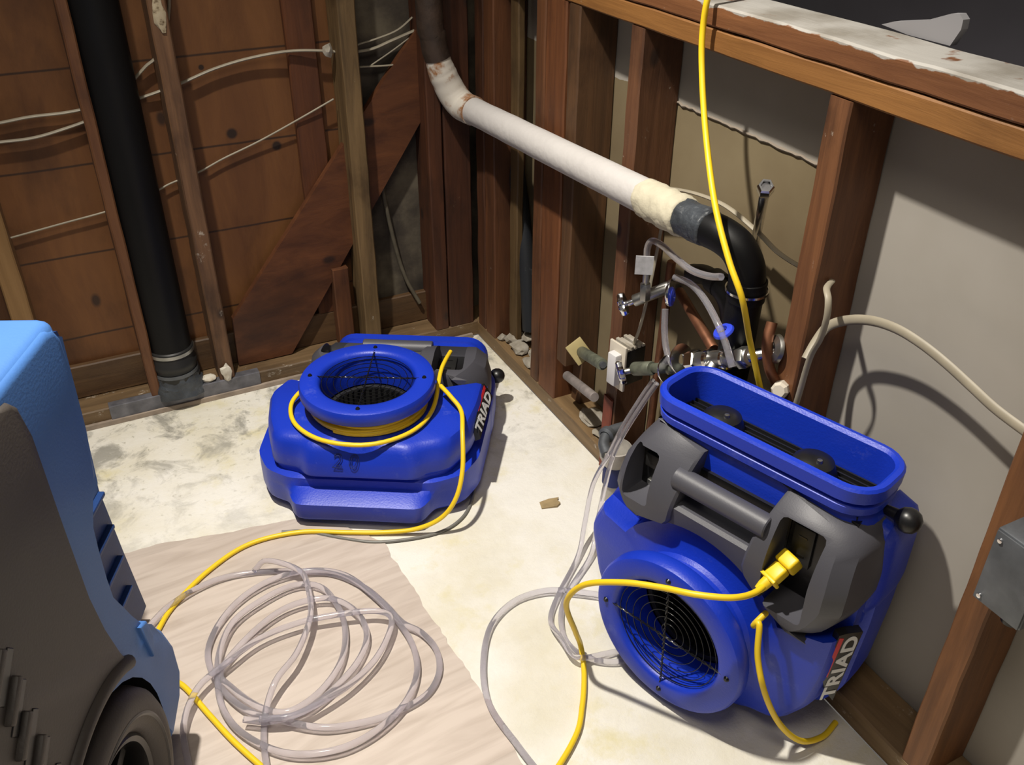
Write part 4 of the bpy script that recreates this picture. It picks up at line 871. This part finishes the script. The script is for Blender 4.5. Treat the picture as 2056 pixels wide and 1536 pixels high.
tag(tube('thin_hose', [(-0.72, -0.575, .004), (-0.674, -0.597, .004), (-0.61, -0.653, .004), (-0.545, -0.697, .004), (-0.437, -0.723, .004), (-0.366, -0.703, .004), (-0.313, -0.645, .004), (-0.290, -0.586, .004), (-.28, -.52, .004)], .0034, plain('grey_hose', (0.16, 0.155, 0.14), .4), None, 10, 7), 'thin grey hose curving on the floor in front of the lying blower', 'hose')
for i, (dx, dy, lab) in enumerate(((0, 0, 'clear hose from the valves down past the drain cup, nearest the blower'), (-0.022, 0.012, 'second clear hose down past the drain cup, on the corner side'))):
    tag(tube('clear_hose', [(-0.045, -0.905 + dy, 0.37), (-0.055, -0.885 + dy, 0.32), (-0.075, -0.860 + dy, 0.24), (-0.092, -0.850 + dy, 0.18), (-0.110 + dx, -0.856 + dy, 0.115), (-0.145 + dx, -0.888 + dy, 0.05), (-0.185 + dx, -0.932 + dy, 0.012), (-0.273 + dx, -0.995, .009), (-0.316 + dx, -1.044, .009), (-0.336 + dx * .5, -1.102, .009 + .013 * i), (-0.321 + dx, -1.15, .009 + .013 * i), (-0.281, -1.180 - dx, .009), (-0.23, -1.19 - dx, .009)], .0050, M['clear'], None, 12, 7), lab, 'hose', 'clear hoses from the valves to the floor')

# ================================================================== DEHUMIDIFIER
g_ = Vector((math.cos(math.radians(-25)), math.sin(math.radians(-25)), 0)); t_ = Vector((-g_.y, g_.x, 0))
ob = Vector((CAM.x, CAM.y, 0)) - g_ * 0.48        # local origin on the side plane
mD = Matrix(((t_.x, 0, g_.x, ob.x), (t_.y, 0, g_.y, ob.y), (0, 1, 0, 0), (0, 0, 0, 1)))   # local x = along the side, y = up, z = outward
dh = empty('dehumidifier', None, mD)
tag(dh, 'light blue and charcoal wheeled dehumidifier at the left edge of the picture', 'dehumidifier')
WC = (.716, .174)
def arch(r, a0, a1, n=18): return [(WC[0] + r * math.cos(math.radians(a0 + (a1 - a0) * i / n)), WC[1] + r * math.sin(math.radians(a0 + (a1 - a0) * i / n))) for i in range(n + 1)]
def prism(name, poly, z0, z1, m, parent, bev=.006, seg=3, smooth=40):
    bm = bmesh.new(); b0 = [bm.verts.new((x, y, z0)) for x, y in poly]; b1 = [bm.verts.new((x, y, z1)) for x, y in poly]
    n = len(poly)
    for k in range(n): bm.faces.new((b0[k], b0[(k + 1) % n], b1[(k + 1) % n], b1[k]))
    bm.faces.new(b0[::-1]); top = bm.faces.new(b1)
    if bev:
        bmesh.ops.bevel(bm, geom=list(top.edges), offset=bev, segments=seg, affect='EDGES', profile=.5)
    return from_bm(name, bm, m, parent, smooth)
# core shell, set back, shows through the grip pocket; pocket shade painted into its colour
core = [(.36, .05), (.36, .68), (1.14, .66), (1.205, .635), (1.212, .60), (1.200, .48), (1.187, .349), (1.205, .20), (1.228, .04), (1.0, .03), (.92, .05)]
prism('shaded_pocket_core', core, -.42, -.150, M['pocket_shade'], dh, .0)
prism('upper_shell', [(.36, .50), (.36, .752), (.985, .752), (1.012, .735), (1.004, .62), (.992, .52), (.985, .51)], -.12, -.045, M['blue2'], dh, .0)
prism('upper_shell', [(.36, .45), (.36, .70), (1.07, .70), (1.108, .67), (1.108, .60), (1.092, .445)], -.152, -.118, M['blue2'], dh, .0)
shell = [(.34, .20), (.34, .79), (.36, .808), (.895, .808), (.915, .802), (.926, .785), (.921, .72), (.917, .66), (.912, .594), (.893, .592), (.880, .588), (.872, .578), (.866, .55), (.862, .516), (.860, .47), (.861, .436), (.867, .400), (.882, .366), (.910, .335), (.936, .306), (.966, .262), (.985, .209), (.985, .150), (.963, .118), (.912, .095)] + arch(.192, -23, 178)
prism('outer_shell', shell, -.05, .0, M['blue2'], dh, .010)
bm = bmesh.new(); add_box(bm, .34, .926, .775, .812, -.42, -.002, .016, 4); from_bm('top_cover', bm, M['blue2'], dh, 40)
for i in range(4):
    bm = bmesh.new(); add_box(bm, .95, 1.185, .13 + i * .07, .138 + i * .07, -.155, -.140, .002); from_bm('pocket_rib', bm, M['pocket_shade'], dh, 40)  # ribs carry the same painted pocket shade
# foot block with two facets
prism('foot_block', [(.895, .13), (.935, .30), (.966, .258), (.985, .209), (.984, .138), (.962, .118), (.92, .10)], -.40, -.005, M['blue2'], dh, .010)
prism('foot_gusset', [(.893, .345), (.915, .335), (.922, .30), (.908, .270)], -.03, .006, M['blue2'], dh, .003)
# charcoal side cover
grey = [(.30, .20), (.30, .795), (.752, .797), (.778, .793), (.790, .780), (.794, .74), (.795, .617), (.798, .50), (.801, .434), (.810, .400), (.824, .375), (.840, .350)] + arch(.196, 49, 178)
prism('side_cover', grey, -.004, .007, M['warmgrey'], dh, .007, 4)
# raised rim around the wheel arch
bm = bmesh.new(); ar = arch(.207, 54, 178, 30); add_tube(bm, [(x, y, .006) for x, y in ar], .010, 12); from_bm('wheel_arch_rim', bm, M['warmgrey'], dh, 60)
ar2 = arch(.190, -30, 178, 30); bm = bmesh.new()
add_loft(bm, [[(x, y, -.20), (x, y, -.001), (WC[0] + (x - WC[0]) * 1.02, WC[1] + (y - WC[1]) * 1.02, -.001), (WC[0] + (x - WC[0]) * 1.02, WC[1] + (y - WC[1]) * 1.02, -.20)] for x, y in ar2]); from_bm('wheel_well', bm, M['blackrub'], dh, 60)
for i in range(5):
    y = .595 - i * .046; x0 = .606
    bm = bmesh.new()
    add_box(bm, -.024, .024, -.006, .006, -.004, .007, .003, 2, Matrix.Translation((x0 + .006 * (i % 2), y, .0075)) @ Matrix.Rotation(math.radians(38), 4, 'Z'))
    from_bm('vent_louvre', bm, M['warmgrey'], dh, 40)
    bm = bmesh.new()
    add_box(bm, -.028, .028, -.007, .007, -.002, .0015, .001, 1, Matrix.Translation((x0 + .012, y - .018, .0068)) @ Matrix.Rotation(math.radians(38), 4, 'Z'))
    from_bm('vent_slot', bm, M['black'], dh, 40)
# wheel
wm = Matrix.Translation((WC[0], WC[1], 0))
wh = lathe('wheel', [(.110, -.050), (.150, -.052), (.164, -.046), (.1705, -.030), (.1715, -.012), (.168, .004), (.158, .014), (.145, .018), (.130, .016), (.118, .010), (.112, .002), (.108, -.010)], M['warmgrey'], dh, wm, 72, closed=True)
lathe('tyre_groove', [(.1325, .0165), (.1355, .0185), (.1385, .0175)], M['black'], wh, wm, 72)
rim = lathe('rim', [(.112, .000), (.107, .005), (.100, .002), (.096, -.010), (.094, -.040), (.030, -.045), (.026, -.010), (.018, -.004), (0, -.004)], M['black'], wh, wm, 60)
for k in range(5):
    bm = bmesh.new(); add_box(bm, .022, .098, -.010, .010, -.045, -.020, .004, 2, wm @ Matrix.Rotation(2 * PI * k / 5 + .3, 4, 'Z')); from_bm('spoke', bm, M['blackrub'], rim, 40)
lathe('axle_cap', [(0, .006), (.010, .005), (.014, -.002), (.014, -.01)], M['steel'], rim, wm, 24)

# ================================================================== SMALL DEBRIS
bm = bmesh.new(); mm = Matrix.Translation((-0.172, -0.742, 0.0)) @ Matrix.Rotation(math.radians(-10), 4, 'Z')
pp = [(-.024, -.012), (.010, -.016), (.020, -.008), (.016, .002), (.022, .010), (.0, .013), (-.022, .010)]
add_loft(bm, [[mm @ Vector((x, y, .0006)) for x, y in pp], [mm @ Vector((x, y, .004 + .002 * math.sin(x * 90))) for x, y in pp]])
tag(from_bm('cardboard_scrap', bm, M['tan']), 'small torn tan scrap lying on the white floor between the blowers', 'scrap')
def chunk(loc, s, seed, m=None):
    bm = bmesh.new(); bmesh.ops.create_icosphere(bm, subdivisions=2, radius=1)
    for v in bm.verts:
        k = 1 + .45 * noise.noise(v.co * 1.6 + Vector((seed, 0, 0))); v.co = Vector((v.co.x * s[0] * k, v.co.y * s[1] * k, v.co.z * s[2] * k))
    return from_bm('plaster_chunk', bm, m or M['plaster'], None, 25, loc)
ch = [((0.045, -0.150, 0.056), (.030, .022, .013), 'pale plaster chunk nearest the corner on the right bottom plate'), ((0.030, -0.200, 0.056), (.026, .030, .012), 'flat plaster chunk, second from the corner on the right bottom plate'),
      ((0.060, -0.245, 0.055), (.024, .030, .011), 'plaster chunk in front of the slanting dusty pipe foot'), ((0.022, -0.275, 0.054), (.018, .026, .010), 'plaster chunk nearest the packed studs in the corner bay'),
      ((0.016, -0.125, 0.052), (.013, .012, .008), 'small whitish crumb at the foot of the corner strip'), ((0.062, -0.190, 0.075), (.016, .02, .010), 'plaster chunk stacked on the others in the corner bay'),
      ((0.040, -0.560, 0.052), (.030, .040, .008), 'flat plaster lump on the plate below the galvanised stub'), ((0.030, -0.625, 0.050), (.022, .026, .006), 'flat plaster lump beside the plaster-spotted stud')]
for i, (l_, s_, lab) in enumerate(ch): tag(chunk(l_, s_, i * 3.1), lab, 'plaster chunk', 'plaster rubble on the right bottom plate')
tag(chunk((-0.700, -0.006, 0.072), (.014, .006, .022), 31, M['cream']), 'cream plaster smear at the foot of the grey-brown stud', 'plaster chunk')
tag(chunk((-0.698, -0.002, 0.925), (.013, .0035, .036), 12, M['beigeplaster']), 'cream plaster smear high on the grey-brown stud', 'plaster chunk')
tag(chunk((-0.345, 0.040, 0.808), (.011, .010, .016), 33, M['plaster']), 'dusty foam lump where the upper cable enters the greenish stud', 'foam lump')
tag(chunk((-0.742, 0.012, 0.056), (.020, .014, .008), 35, M['cream']), 'yellowish plaster lump right of the taped pipe foot', 'plaster chunk')
